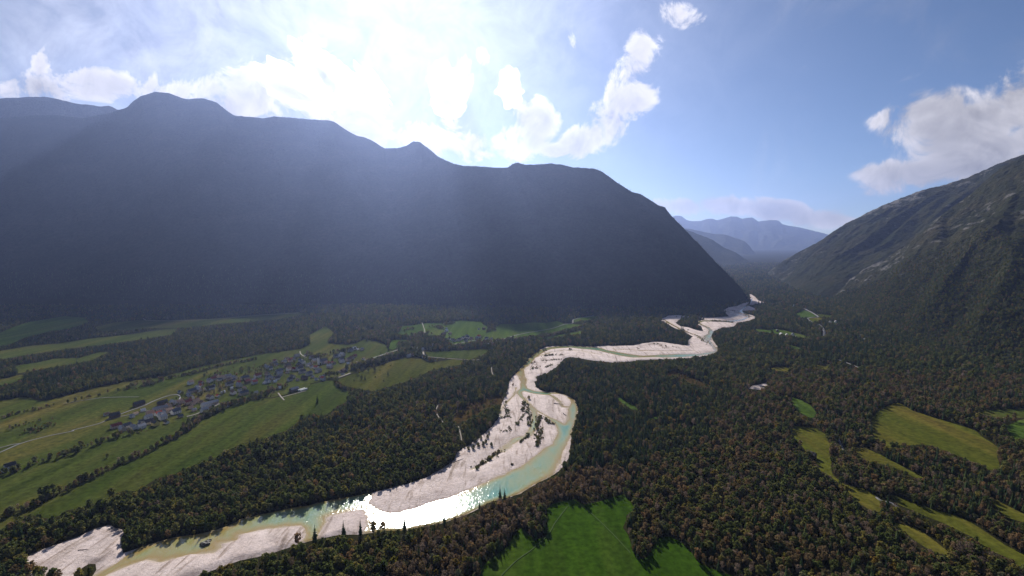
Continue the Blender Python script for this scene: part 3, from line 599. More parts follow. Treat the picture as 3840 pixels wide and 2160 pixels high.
road('path', S('3', [(545, 770), (700, 785), (880, 797), (990, 803), (1080, 800)]), 5, 'track')
road('path', S('3', [(490, 425), (515, 500), (520, 548)]), 4, 'track')
road('path', S('3', [(500, 700), (505, 740), (520, 770)]), 8, 'track', .85)
for cp, pts in [('3', [(1190, 870), (1193, 920), (1215, 975)]), ('3', [(650, 1260), (632, 1310), (645, 1360), (700, 1435)]), ('8', [(2110, 0), (2130, 70), (2142, 140)])]:
    road('path', S(cp, pts), 3.6, 'track')
road('road', S('4', [(1810, 395), (1900, 415), (1980, 450), (2050, 490), (2058, 505), (2000, 510), (1958, 520), (1970, 540), (2010, 565), (2080, 590), (2118, 640), (2120, 690), (2105, 715)]), 11, 'road')
road('road', S('4', [(2250, 935), (2380, 980), (2480, 1020)]), 7, 'road')
road('path', S('5', [(440, 480), (480, 550), (510, 620), (540, 675)]), 5, 'road')
road('path', S('5', [(725, 925), (760, 950), (830, 965), (870, 995)]), 5, 'road')
for pts in [[(170, 1449), (300, 1320), (420, 1235), (560, 1110), (620, 1010), (720, 880)], [(790, 840), (900, 920), (1010, 1020), (1120, 1130), (1240, 1260)]]:
    road('wheel_track', S('6', pts), 1.4, 'wheel')

# ------------------------------------------------------------------ tree models
def rand_dir(r):
    z = r.uniform(-1, 1); a = r.uniform(0, 2 * math.pi); s = math.sqrt(1 - z * z)
    return np.array([s * math.cos(a), s * math.sin(a), z])
def limb(V, Fc, a, b, ra, rb, n=5):
    a = np.array(a, float); b = np.array(b, float); d = b - a; d /= np.linalg.norm(d) + 1e-9
    s = np.cross(d, [0.3, 1, 0.2]); s /= np.linalg.norm(s); t = np.cross(d, s); k = len(V)
    for c, r in ((a, ra), (b, rb)):
        for i in range(n):
            w = 2 * math.pi * i / n; V.append(c + s * math.cos(w) * r + t * math.sin(w) * r)
    for i in range(n):
        j = (i + 1) % n; Fc.append((k + i, k + j, k + n + j, k + n + i))
    V.append(b + d * rb); Fc.extend([(k + n + i, k + n + (i + 1) % n, len(V) - 1) for i in range(n)])
def card(V, Fc, c, nrm, size, r, asp=1.0):
    nrm = nrm / (np.linalg.norm(nrm) + 1e-9); s = np.cross(nrm, rand_dir(r)); s /= np.linalg.norm(s) + 1e-9; t = np.cross(nrm, s); k = len(V)
    for (a, b) in ((-1, -.35), (.2, -1), (1, .3), (-.25, 1)):
        V.append(c + s * a * size * r.uniform(.75, 1.2) + t * b * size * asp * r.uniform(.75, 1.2) + nrm * r.uniform(-.25, .25) * size)
    Fc.append((k, k + 1, k + 2, k + 3))
def broadleaf(seed, h, w, cards, lobes, size, base=.28, sparse=False):
    r = random.Random(seed); tv, tf, cv, cf = [], [], [], []
    lean = np.array([r.uniform(-.04, .04) * h, r.uniform(-.04, .04) * h, 0])
    limb(tv, tf, (0, 0, -.5), lean * .5 + [0, 0, h * .45], .022 * h, .013 * h, 6)
    limb(tv, tf, lean * .5 + [0, 0, h * .44], lean + [0, 0, h * .86], .013 * h, .004 * h, 5)
    L = []
    for i in range(lobes):
        a = 2.4 * i + r.uniform(-.5, .5); zz = base + (1 - base - .12) * ((i + .5) / lobes) + r.uniform(-.05, .05)
        env = math.sin(math.pi * min(1, max(.08, (zz - base * .6) / (1.08 - base * .6)))) ** .7
        rad = w * .5 * env * r.uniform(.45, .75)
        c = np.array([math.cos(a) * rad, math.sin(a) * rad, zz * h]) + lean * zz
        L.append((c, w * r.uniform(.20, .30) * (.55 + .6 * env)))
        limb(tv, tf, lean * .6 * zz + [0, 0, max(.2, zz - .16) * h], c, .008 * h, .003 * h, 4)
        if sparse:
            for _ in range(3): limb(tv, tf, c, c + rand_dir(r) * w * .2 + [0, 0, w * .12], .003 * h, .001 * h, 3)
    L.append((lean + [0, 0, h * .90], w * .17))
    for i in range(cards):
        c, rr = L[i % len(L)]; d = rand_dir(r); d[2] = d[2] * .8 + .12
        q = c + d * rr * (r.uniform(.55, 1.08) if i % 4 else r.uniform(.2, .6)) * np.array([1, 1, .9])
        card(cv, cf, q, d + rand_dir(r) * .7, size * r.uniform(.6, 1.25), r, 1.0 if not sparse else .28)
    return tv, tf, cv, cf
def conifer(seed, h, w, tiers, per):
    r = random.Random(seed); tv, tf, cv, cf = [], [], [], []
    limb(tv, tf, (0, 0, -.5), (0, 0, h * .5), .016 * h, .009 * h, 6); limb(tv, tf, (0, 0, h * .49), (0, 0, h * .97), .009 * h, .002 * h, 5)
    for i in range(tiers):
        f = i / (tiers - 1); z = h * (.10 + .86 * f); rad = w * .5 * (1 - f) ** .82 * r.uniform(.82, 1.12) + .12
        for k in range(max(4, int(per * (1 - .55 * f)))):
            a = 2 * math.pi * (k + r.uniform(-.35, .35)) / max(4, int(per * (1 - .55 * f))) + i * 1.3; rr = rad * r.uniform(.72, 1.15)
            d = np.array([math.cos(a), math.sin(a), 0]); s = np.array([-math.sin(a), math.cos(a), 0]); hw = rr * r.uniform(.26, .40)
            z0 = z + h * .035; zt = z - rr * r.uniform(.18, .42); k0 = len(cv)
            cv.extend([d * .04 + [0, 0, z0], d * rr * .6 + s * hw + [0, 0, (z0 + zt) / 2 - hw * .35], d * rr + [0, 0, zt], d * rr * .6 - s * hw + [0, 0, (z0 + zt) / 2 - hw * .35], d * rr * .62 + [0, 0, (z0 + zt) / 2 + hw * .2]])
            cf.extend([(k0, k0 + 1, k0 + 4), (k0 + 1, k0 + 2, k0 + 4), (k0 + 2, k0 + 3, k0 + 4), (k0 + 3, k0, k0 + 4)])
    k0 = len(cv); cv.extend([np.array([.25, 0, h * .93]), np.array([-.12, .2, h * .93]), np.array([-.12, -.2, h * .93]), np.array([0, 0, h * 1.02])]); cf.extend([(k0, k0 + 1, k0 + 3), (k0 + 1, k0 + 2, k0 + 3), (k0 + 2, k0, k0 + 3)])
    return tv, tf, cv, cf
# kind, height, model, bark, leaf
KINDS = []
def kind(name, h, geo, bark, leaf): KINDS.append(dict(name=name, h=h, geo=geo, bark=bark, leaf=leaf))
kind('broadleaf', 13, broadleaf(1, 13, 8.0, 210, 9, 1.0), 'bark', 'leaf_green')
kind('broadleaf', 11, broadleaf(2, 11, 7.0, 190, 8, .95, .2), 'bark', 'leaf_green')
kind('broadleaf', 15, broadleaf(3, 15, 7.5, 230, 11, .95, .3), 'bark', 'leaf_green')
kind('yellow', 12, broadleaf(4, 12, 7.0, 190, 9, .9), 'bark', 'leaf_yellow')
kind('brown', 12, broadleaf(5, 12, 7.0, 180, 9, .85, .3), 'bark', 'leaf_brown')
kind('brown', 14, broadleaf(6, 14, 6.5, 180, 11, .8, .34), 'pale_bark', 'leaf_brown')
kind('bare', 13, broadleaf(7, 13, 6.0, 170, 12, .85, .34, True), 'pale_bark', 'twigs')
kind('bare', 11, broadleaf(8, 11, 6.0, 160, 11, .85, .3, True), 'pale_bark', 'twigs')
kind('willow', 10, broadleaf(9, 10, 7.5, 190, 8, .9, .12), 'bark', 'leaf_grey')
kind('conifer', 18, conifer(10, 18, 6.0, 13, 11), 'bark', 'needles')
kind('conifer', 15, conifer(11, 15, 5.6, 12, 10), 'bark', 'needles')
kind('conifer', 21, conifer(12, 21, 6.0, 15, 11), 'bark', 'needles')
kind('shrub', 2.6, broadleaf(13, 2.6, 3.2, 90, 6, .42, .05), 'bark', 'leaf_green')
kind('shrub', 2.2, broadleaf(14, 2.2, 3.0, 80, 6, .42, .05), 'bark', 'leaf_brown')
KI = {}
for i, k in enumerate(KINDS): KI.setdefault(k['name'], []).append(i)
proto_col = bpy.data.collections.new('tree_models')
for i, k in enumerate(KINDS):
    tv, tf, cv, cf = k['geo']
    me = bpy.data.meshes.new('trunk'); me.from_pydata([tuple(v) for v in tv], [], tf); me.materials.append(M[k['bark']]); k['trunk'] = me
    me = bpy.data.meshes.new('crown'); me.from_pydata([tuple(v) for v in cv], [], cf); me.materials.append(M[k['leaf']]); k['crown'] = me
    me = bpy.data.meshes.new('tree_model')
    n = len(tv); me.from_pydata([tuple(v) for v in tv] + [tuple(v) for v in cv], [], list(tf) + [tuple(a + n for a in f) for f in cf])
    me.materials.append(M[k['bark']]); me.materials.append(M[k['leaf']])
    me.polygons.foreach_set('material_index', np.r_[np.zeros(len(tf), np.int32), np.ones(len(cf), np.int32)])
    o = bpy.data.objects.new('model_%02d' % i, me); proto_col.objects.link(o)
def scatter(name, P, idx, rot, sc, label):
    """many trees that read as one mass: points with a model, a turn and a size each"""
    me = bpy.data.meshes.new(name); me.vertices.add(len(P)); me.vertices.foreach_set('co', np.asarray(P, np.float32).ravel())
    a = me.attributes.new('model', 'INT', 'POINT'); a.data.foreach_set('value', np.asarray(idx, np.int32))
    a = me.attributes.new('turn', 'FLOAT', 'POINT'); a.data.foreach_set('value', np.asarray(rot, np.float32))
    a = me.attributes.new('size', 'FLOAT', 'POINT'); a.data.foreach_set('value', np.asarray(sc, np.float32))
    o = bpy.data.objects.new(name, me); COL.objects.link(o); o['kind'] = 'stuff'; o['label'] = label; o['category'] = 'woodland'
    g = bpy.data.node_groups.new(name, 'GeometryNodeTree')
    g.interface.new_socket('Geometry', in_out='INPUT', socket_type='NodeSocketGeometry'); g.interface.new_socket('Geometry', in_out='OUTPUT', socket_type='NodeSocketGeometry')
    gi = g.nodes.new('NodeGroupInput'); go = g.nodes.new('NodeGroupOutput'); L = g.links
    ci = g.nodes.new('GeometryNodeCollectionInfo'); ci.inputs['Collection'].default_value = proto_col; ci.inputs['Separate Children'].default_value = True; ci.inputs['Reset Children'].default_value = True
    ip = g.nodes.new('GeometryNodeInstanceOnPoints'); ip.inputs['Pick Instance'].default_value = True
    def na(nm, ty):
        n = g.nodes.new('GeometryNodeInputNamedAttribute'); n.data_type = ty; n.inputs[0].default_value = nm; return n.outputs[0]
    m2p = g.nodes.new('GeometryNodeMeshToPoints')
    L.new(gi.outputs[0], m2p.inputs['Mesh']); L.new(m2p.outputs[0], ip.inputs['Points']); L.new(ci.outputs[0], ip.inputs['Instance']); L.new(na('model', 'INT'), ip.inputs['Instance Index'])
    cx = g.nodes.new('ShaderNodeCombineXYZ'); L.new(na('turn', 'FLOAT'), cx.inputs[2]); L.new(cx.outputs[0], ip.inputs['Rotation'])
    L.new(na('size', 'FLOAT'), ip.inputs['Scale']); L.new(ip.outputs[0], go.inputs[0])
    md = o.modifiers.new('trees', 'NODES'); md.node_group = g
    return o
def tree(i, x, y, sc, label, group=None, name=None, cat='tree', rz=None):
    k = KINDS[i]; nm = name or {'conifer': 'spruce_tree', 'bare': 'bare_tree', 'shrub': 'shrub', 'willow': 'willow_bush'}.get(k['name'], 'broadleaf_tree')
    o = empty(nm, (x, y, float(ground_h(np.array([x]), np.array([y]))[0])), random.uniform(0, 6.28) if rz is None else rz, sc)
    tag(o, label, cat, group)
    for p in ('trunk', 'crown'):
        c = bpy.data.objects.new(p, k[p]); COL.objects.link(c); c.parent = o
    return o

# ------------------------------------------------------------------ where the wood stands
HOUSES = []
open_polys = meadows + heaths + [scar]
def in_any(x, y, polys):
    r = np.zeros(x.shape, bool)
    for p in polys:
        a, b = p.min(0), p.max(0); k = (x >= a[0]) & (x <= b[0]) & (y >= a[1]) & (y <= b[1])
        if k.any(): r[k] |= inside(x[k], y[k], p)
    return r
def in_river(x, y):
    r = in_any(x, y, [corridor])
    r &= ~in_any(x, y, [isle, wood_spit, near_copse])
    return r
def near_road(x, y, extra):
    r = np.zeros(x.shape, bool)
    for P, w in roads:
        a, b = P.min(0) - 20, P.max(0) + 20; k = (x >= a[0]) & (x <= b[0]) & (y >= a[1]) & (y <= b[1])
        if k.any(): r[k] |= dist_line(x[k], y[k], P, False) < w / 2 + extra
    return r
def px_of(x, y, z):
    c, s = math.cos(PITCH), math.sin(PITCH); dz = z - CAM_H
    dep = y * c - dz * s; up = y * s + dz * c
    return 1920 + FPX * x / dep, 1080 - FPX * up / dep, dep
brown_zone = SG('F', [(1880, 960), (2100, 930), (2400, 940), (3000, 980), (3000, 1700), (1150, 1700), (1190, 1330), (1330, 1260), (1450, 1190), (1600, 1165), (1760, 1130), (1800, 1050)])
red_bank = SG('F', [(940, 1500), (1010, 1390), (1120, 1320), (1260, 1262), (1390, 1215), (1480, 1180), (1600, 1180), (1560, 1250), (1380, 1270), (1320, 1340), (1200, 1400), (1130, 1500)])
conifer_zone = SG('F', [(1440, 1010), (1520, 960), (1700, 990), (1800, 1060), (1780, 1130), (1600, 1160), (1480, 1170), (1440, 1130)])
yellow_zone = SG('F', [(820, 1110), (950, 1050), (1080, 1010), (1160, 1030), (1080, 1110), (950, 1160), (860, 1190)])  # wood with more yellowing trees and a thinner stand
FP, FI, FS = [], [], []
for (y0, y1, step, s0) in ((330, 800, 5.2, .92), (800, 1300, 5.8, .98), (1300, 1900, 7.0, 1.05), (1900, 2700, 8.6, 1.12), (2700, 4200, 11.0, 1.2), (4200, 7600, 17.0, 1.5)):
    gx = np.arange(-1.12 * y1 - 60, 1.12 * y1 + 60, step); gy = np.arange(y0, y1, step)
    X, Y = np.meshgrid(gx, gy); X = X.ravel() + RNG.uniform(-.48, .48, X.size) * step; Y = Y.ravel() + RNG.uniform(-.48, .48, Y.size) * step
    k = np.abs(X) < 1.06 * Y + 60
    if y0 >= 2700: k &= (X > .15 * Y) & (X < .75 * Y)
    X, Y = X[k], Y[k]
    n = len(X); u = RNG.random(n); zone = fbm(X, Y, 160, 3, 91); fine = fbm(X, Y, 45, 2, 95)
    pc = np.clip(.42 + .65 * zone, .06, .85); pb = np.full(n, .06); py_ = np.full(n, .035); pbare = np.full(n, .02); pw = np.full(n, .06)
    bz = in_any(X, Y, [brown_zone]); rb = in_any(X, Y, [red_bank]); cz = in_any(X, Y, [conifer_zone]); yz = in_any(X, Y, [yellow_zone])
    pc[bz] = np.clip(.16 + .40 * zone[bz], .03, .5); pb[bz] = np.clip(.28 + .4 * fine[bz], .06, .55); pbare[bz] = np.clip(.14 - .25 * fine[bz], .03, .30); py_[bz] = .03
    pc[rb] = .05; pb[rb] = .42; pbare[rb] = .40; py_[rb] = .04; pc[cz] = .62; py_[yz] = .26; pc[yz] = .2; pbare[yz] = .08
    lft = (X < -.25 * Y) & (Y < 900); pc[lft] *= .35
    cut = np.cumsum(np.stack([pc, pb, pbare, py_, pw], 1), 1)
    cls = (u[:, None] > cut).sum(1)
    names = ['conifer', 'brown', 'bare', 'yellow', 'willow', 'broadleaf']
    pick = RNG.random(n); idx = np.zeros(n, int)
    for c, nm in enumerate(names):
        L_ = np.array(KI[nm]); s_ = cls == c; idx[s_] = L_[(pick[s_] * len(L_)).astype(int)]
    sc = s0 * (.48 + .78 * RNG.random(n) ** 1.25) * (1 + .18 * fbm(X, Y, 90, 2, 44))
    sc[(X < -.42 * Y) & (Y > 1350)] *= .72
    sc[(RNG.random(n) < .05) & (cls != 0)] *= 1.3
    big = (cls == 0) & (RNG.random(n) < .10); sc[big] *= 1.25
    hh = np.array([KINDS[i]['h'] for i in idx]) * sc
    d = np.hypot(X, Y); sh = hh * .8 / CAM_H; X2, Y2 = X * (1 + sh), Y * (1 + sh)
    bad = in_any(X, Y, open_polys) | in_river(X, Y) | near_road(X, Y, 4)
    bad |= in_river(X2, Y2)
    bad |= in_any(X2, Y2, open_polys) & (RNG.random(n) < .9)
    X3, Y3 = X * (1 + sh * .5), Y * (1 + sh * .5)
    bad |= in_any(X3, Y3, open_polys) | near_road(X3, Y3, 2)
    thin_ = RNG.random(n) < np.where(yz, .25, .08) + .5 * np.clip((fbm(X, Y, 55, 2, 123) - .28) * 4, 0, 1)
    k = ~(bad | thin_)
    FP.append(np.c_[X[k], Y[k]]); FI.append(idx[k]); FS.append(sc[k])
FP = np.concatenate(FP); FI = np.concatenate(FI); FS = np.concatenate(FS)
hh = np.array([KINDS[i]['h'] for i in FI]) * FS
bx, by, dep = px_of(FP[:, 0], FP[:, 1], 0.0); tx, ty, _ = px_of(FP[:, 0], FP[:, 1], hh)
seen = (bx > 20) & (bx < 3820) & (by < 2165) & (ty > 0)
order = np.argsort(-np.where(seen, hh / dep * np.where(np.isin(FI, KI['conifer']), .8, 1), 0))[:205]
pickd = np.zeros(len(FP), bool); pickd[order] = True
words = {'conifer': 'dark green spruce', 'brown': 'brown autumn tree', 'bare': 'nearly bare grey-brown tree', 'yellow': 'yellowing broadleaf tree', 'willow': 'grey-green willow', 'broadleaf': 'green broadleaf tree'}
for i in order:
    x, y = FP[i]; k = KINDS[FI[i]]['name']; p = bx[i]
    if p < 420: w = 'in the copse at the lower left corner'
    elif p < 700: w = 'at the left end of the near bank wood'
    elif p < 1000: w = 'in the near bank wood below the lower gravel bar'
    elif p < 1250: w = 'in the near bank wood below the broad dark spruce'
    elif p < 1500: w = 'in the near bank wood below the small gravel bar'
    elif p < 1850: w = 'in the near wood just left of the green meadow'
    elif p < 2080: w = 'on the wooded tongue left of the green meadow'
    elif p < 2500: w = 'on the wooded spur that notches the green meadow'
    elif p < 2900: w = 'in the wood along the right edge of the green meadow'
    elif p < 3200: w = 'in the bottom wood left of the right fields'
    elif p < 3500: w = 'in the bottom wood below the lower right field strips'
    else: w = 'in the wood at the lower right corner'
    wk = ('tall ' if hh[i] > 18.5 else '') + words[k]
    tree(int(FI[i]), float(x), float(y), float(FS[i]), wk + ' ' + w, wk + 's ' + w)
k = ~pickd
A = np.concatenate(SLOPE); A = A[(np.abs(A[:, 0]) < 1.06 * A[:, 1] + 60)]; A = A + np.c_[RNG.uniform(-5, 5, (len(A), 2)), np.full(len(A), -4.0)]
AI = np.array(KI['broadleaf'] * 3 + KI['brown'] + KI['conifer'] * 2)[RNG.integers(0, 9 + 2 + 6, len(A))]
lf = A[:, 0] < .45 * A[:, 1]; AI[lf] = np.array(KI['conifer'])[RNG.integers(0, 3, lf.sum())]
FA = np.r_[np.c_[FP[k], ground_h(FP[k, 0], FP[k, 1])], A]
scatter('forest', FA, np.r_[FI[k], AI], RNG.uniform(0, 6.28, len(FA)), np.r_[FS[k], RNG.uniform(.55, .95, len(A))], 'mixed autumn forest covering the valley floor on both sides of the river')

# hedgerows, orchards and garden trees
HP, HI, HS = [], [], []
HMUL = 1.3
def hedge(crop, pts, width, per10, lo, hi, kinds=('broadleaf', 'broadleaf', 'willow', 'brown', 'bare', 'shrub')):
    P = np.array([G(p) for p in S(crop, pts)]) if crop else np.array([G(p) for p in pts])
    seg = np.linalg.norm(np.diff(P, axis=0), axis=1); d = np.r_[0, np.cumsum(seg)]; n = max(2, int(d[-1] / 10 * per10 * 1.35))
    t = RNG.uniform(0, d[-1], n); x = np.interp(t, d, P[:, 0]) + RNG.normal(0, width / 2, n); y = np.interp(t, d, P[:, 1]) + RNG.normal(0, width / 2, n)
    for a, b in zip(x, y):
        nm = kinds[int(RNG.random() * len(kinds))]; i = KI[nm][int(RNG.random() * len(KI[nm]))]; h = RNG.uniform(lo, hi) * HMUL
        HP.append((a, b)); HI.append(i); HS.append(h / KINDS[i]['h'] if nm != 'shrub' else RNG.uniform(.8, 1.6))
hedge(None, hedge_left[:16], 5, 3.2, 3.5, 9)
hedge(None, hedge_left[14:], 12, 5.5, 4, 10)
hedge('7', [(-200, 560), (0, 480), (300, 390), (450, 340), (620, 290), (760, 220), (900, 190), (1050, 130), (1200, 90), (1400, 60)], 10, 3.0, 3, 9)
hedge('1', [(-300, 1340), (0, 1272), (200, 1210), (400, 1170), (530, 1140)], 6, 3.0, 2, 6)
hedge('1', [(1330, 950), (1450, 930), (1600, 895)], 22, 6, 4, 9)
hedge('1', [(260, 1425), (400, 1375), (540, 1330)], 14, 5, 3, 7)
hedge('1', [(100, 1380), (300, 1310), (500, 1290)], 10, 1.5, 3, 6)
hedge('1', [(1640, 875), (1800, 845), (2000, 800), (2250, 730)], 9, 5, 3, 7)
hedge('1', [(640, 1110), (900, 1060), (1100, 1010), (1300, 960)], 10, 1.2, 3, 7)
hedge('2', [(320, 605), (500, 572), (700, 535)], 9, 5, 3, 7)
hedge('2', [(1180, 470), (1300, 520), (1420, 480), (1560, 460), (1700, 430)], 18, 2.5, 4, 10)
hedge('2', [(1640, 640), (1760, 600), (1900, 560), (2050, 520), (2180, 470)], 16, 7, 6, 13)
hedge('2', [(1890, 330), (1950, 280), (2050, 250), (2140, 235)], 40, 9, 7, 14)
hedge('2', [(1500, 730), (1500, 790), (1600, 840)], 5, 5, 4, 8)
hedge('2', [(700, 940), (820, 880), (900, 830), (1000, 800)], 16, 5, 4, 9)
hedge('3', [(1680, 590), (1850, 545), (2000, 505), (2120, 470)], 12, 5, 4, 10)
hedge('3', [(400, 600), (450, 560), (530, 540)], 26, 6, 6, 12)
hedge('3', [(280, 660), (420, 640), (560, 600), (700, 600)], 26, 6, 6, 12)
hedge('3', [(640, 700), (800, 690), (1000, 660), (1200, 640), (1400, 610), (1620, 590)], 22, 6, 5, 12)
hedge('3', [(700, 450), (800, 435)], 14, 7, 5, 9)
hedge('3', [(1110, 440), (1200, 450), (1200, 500), (1160, 520)], 18, 4, 4, 9)
hedge('3', [(350, 500), (410, 490)], 12, 3, 5, 9); hedge('3', [(580, 480), (660, 470), (690, 500)], 14, 3, 5, 9)
hedge('2', [(100, 850), (400, 760), (700, 720), (1000, 640), (1300, 580), (1600, 540)], 55, 3.2, 3, 7)
hedge('2', [(200, 700), (600, 660), (1000, 560), (1300, 500)], 40, 2.8, 3, 7)
hedge('z6', [(100, 700), (600, 500), (1100, 300), (1500, 350)], 26, 3.2, 3, 7)
hedge('5', [(440, 470), (430, 560), (470, 650), (560, 720)], 9, 4, 5, 10)
hedge('5', [(800, 600), (950, 620), (1050, 660), (1200, 700), (1350, 730)], 12, 4, 6, 11, ('brown', 'broadleaf'))
HMUL = 1.0
hedge('3', [(800, 1390), (950, 1330), (1130, 1250), (1290, 1190)], 34, 3.0, 5, 11, ('broadleaf', 'brown', 'bare', 'yellow'))
hedge('4', [(560, 1075), (700, 1130), (900, 1185)], 22, 2.2, 3, 8)
# willow scrub on the gravel
def scrub(crop, pts, width, per10, lo=.7, hi=1.5, kinds=('shrub', 'shrub', 'willow')):
    n0 = len(HP); hedge(crop, pts, width, per10, 2.5, 4.0, kinds)
    for i in range(n0, len(HP)): HS[i] *= RNG.uniform(lo, hi) * .85
scrub('z7', [(640, 680), (690, 760), (712, 850), (700, 960)], 5, 5); scrub('z7', [(632, 700), (642, 830), (600, 920), (572, 960)], 4, 5)
scrub('z7', [(830, 850), (800, 960), (790, 1060), (800, 1190)], 5, 6); scrub('z7', [(840, 1000), (842, 1100), (790, 1200)], 4, 6)
scrub('z7', [(870, 870), (910, 900), (970, 940)], 8, 9); scrub('z7', [(380, 1020), (440, 1040), (520, 980)], 8, 5); scrub('z7', [(420, 730), (470, 800), (430, 880), (510, 860)], 7, 5)
scrub('z7', [(240, 1360), (300, 1290), (380, 1245)], 6, 6); scrub('z7', [(100, 1449), (180, 1380), (250, 1340)], 3, 4); scrub('z7', [(710, 1050), (660, 1100), (600, 1160)], 2.5, 6)
scrub('z7', [(300, 1400), (480, 1330), (650, 1250)], 14, .9, .4, .8, ('shrub',)); scrub('z7', [(480, 1410), (525, 1405)], 3, 6)
scrub('z7', [(500, 480), (550, 500)], 6, 3); scrub('z7', [(880, 220), (960, 215), (1060, 205)], 8, 6); scrub('z7', [(895, 300), (930, 280), (970, 262)], 6, 8); scrub('z7', [(870, 170), (930, 160), (1000, 155)], 8, 9, 1, 1.6)
scrub('z7', [(870, 108), (905, 102)], 3, 6); scrub('z7', [(1020, 160), (1100, 158)], 5, 5); scrub('z7', [(770, 230), (740, 330), (830, 270)], 8, 1.6); scrub('z7', [(1160, 95), (1180, 92)], 3, 8, 1, 1.6)
scrub('4', [(370, 800), (420, 780), (480, 800), (560, 820)], 10, 2); scrub('4', [(600, 810), (680, 830)], 8, 2.5); scrub('4', [(1000, 555), (1090, 555), (1190, 568)], 12, 6, 1.2, 2.2); scrub('4', [(620, 510), (680, 500)], 8, 2)
scrub('4', [(700, 640), (850, 700), (950, 790)], 12, 1.2); scrub('4', [(1180, 440), (1300, 470), (1350, 500)], 14, 1.5); scrub('4', [(1340, 395), (1420, 390)], 10, 4, 1.2, 2); scrub('4', [(100, 820), (300, 830)], 16, .6)
scrub('6', [(60, 560), (200, 470), (300, 470)], 12, .8, .4, .8, ('shrub',)); scrub('8', [(2200, 400), (2400, 330), (2550, 240)], 9, 2.2, .5, .9, ('shrub',))
HP = np.array(HP); HI = np.array(HI); HS = np.array(HS)
k = ~near_road(HP[:, 0], HP[:, 1], 1.5)
HP, HI, HS = HP[k], HI[k], HS[k]
scatter('hedgerow_trees', np.c_[HP, ground_h(HP[:, 0], HP[:, 1]) + .3], HI, RNG.uniform(0, 6.28, len(HP)), HS, 'hedges, orchard trees and scrub between the fields, houses and gravel bars')

# single trees that stand apart
def lone(crop, x, y, kd, h, label, group=None, name=None, cat='tree', which=0):
    p = G(S(crop, [(x, y)])[0]); i = KI[kd][which % len(KI[kd])]
    return tree(i, p[0], p[1], h / KINDS[i]['h'], label, group, name, cat)
lone('z8', 980, 1190, 'conifer', 20, 'tall dark tree alone in the big meadow below the village', which=1)
lone('z8', 2345, 655, 'conifer', 17, 'slim dark conifer, rightmost of the lone trees in the meadow', which=2)
lone('z8', 1900, 740, 'conifer', 15, 'slim conifer beside a rounder tree in the meadow east of the church')
lone('z8', 1835, 735, 'broadleaf', 11, 'rounder tree left of the slim conifer in the meadow', which=1)
lone('z8', 1772, 635, 'broadleaf', 16, 'large dark tree at the left end of the meadow tree row', which=2)
lone('z8', 1965, 590, 'broadleaf', 12, 'second large tree along the upper edge of the meadow', which=0)
lone('z8', 2092, 580, 'broadleaf', 12, 'third large tree along the upper edge of the meadow', which=1)
for (x, y), l in zip([(1690, 765), (2190, 565), (2100, 700), (2262, 772), (2400, 470), (830, 1425)], ['low shrub in the meadow left of the tree pair', 'wide low shrub near the upper edge of the meadow', 'small shrub between the tree pair and the right conifer', 'low shrub below the rightmost lone conifer', 'shrub beside a pale stone at the meadow top', 'round shrub at the lower edge of the village meadow']):
    lone('z8', x, y, 'shrub', 3.6, l, 'low shrubs in the meadow', cat='shrub')
lone('z8', 2205, 240, 'conifer', 12, 'small conifer beside the road right of the village', which=1)
lone('z8', 1490, 205, 'broadleaf', 13, 'round dark tree behind the upper houses of the village')
for j, (x, y, h) in enumerate([(1150, 690, 13), (1210, 690, 17), (1260, 680, 16), (1310, 680, 15), (1365, 670, 13)]):
    lone('z8', x, y, 'broadleaf', h, 'tall dark tree in the row below the church, number %s from the left' % ['one', 'two', 'three', 'four', 'five'][j], 'tall trees below the church', which=j)
lone('7', 1085, 690, 'broadleaf', 15, 'lone round tree at the wood edge of the long meadow', which=0)
for j, (x, y, h) in enumerate([(400, 680, 14), (455, 690, 18), (520, 660, 17)]):
    lone('7', x, y, 'broadleaf', h, ['left', 'middle', 'right'][j] + ' tree of the dark clump of three on the lower left hedge', 'dark clump on the hedge', which=j)
lone('7', 780, 535, 'broadleaf', 9, 'small round tree on the hedge right of the dark clump', which=1)
lone('7', 1195, 345, 'broadleaf', 11, 'spreading tree on the hedge beside the long meadow', which=0)
lone('7', 1040, 300, 'broadleaf', 7, 'small field tree above the long hedge', which=1)
lone('7', 1150, 350, 'bare', 10, 'thin bare tree left of the spreading hedge tree')
lone('5', 800, 1000, 'conifer', 19, 'broad spruce standing beside the track on the right meadow', which=1)
lone('5', 985, 352, 'bare', 5, 'tiny bare tree at the top edge of the big right meadow')
lone('5', 1065, 1110, 'conifer', 13, 'spruce between the two lower right meadow strips')
lone('z7', 706, 652, 'broadleaf', 9, 'dark bushy tree alone on the white gravel island', which=1)
lone('z7', 278, 1192, 'willow', 8, 'round willow bush alone on the gravel below the wood', name='willow_bush', cat='bush')
for j, (x, y, h) in enumerate([(20, 1240, 8), (75, 1235, 9), (130, 1200, 9), (185, 1190, 9), (100, 1150, 9), (165, 1120, 8), (235, 1105, 8), (215, 1160, 8), (40, 1180, 8), (255, 1060, 7)]):
    lone('z7', x, y, 'willow', h, 'round willow bush in the clump jutting onto the gravel bar', 'willow clump on the gravel bar', 'willow_bush', 'bush')
lone('z7', 785, 870, 'broadleaf', 6, 'dark bush beside the small side channel', which=1, cat='bush', name='bush')
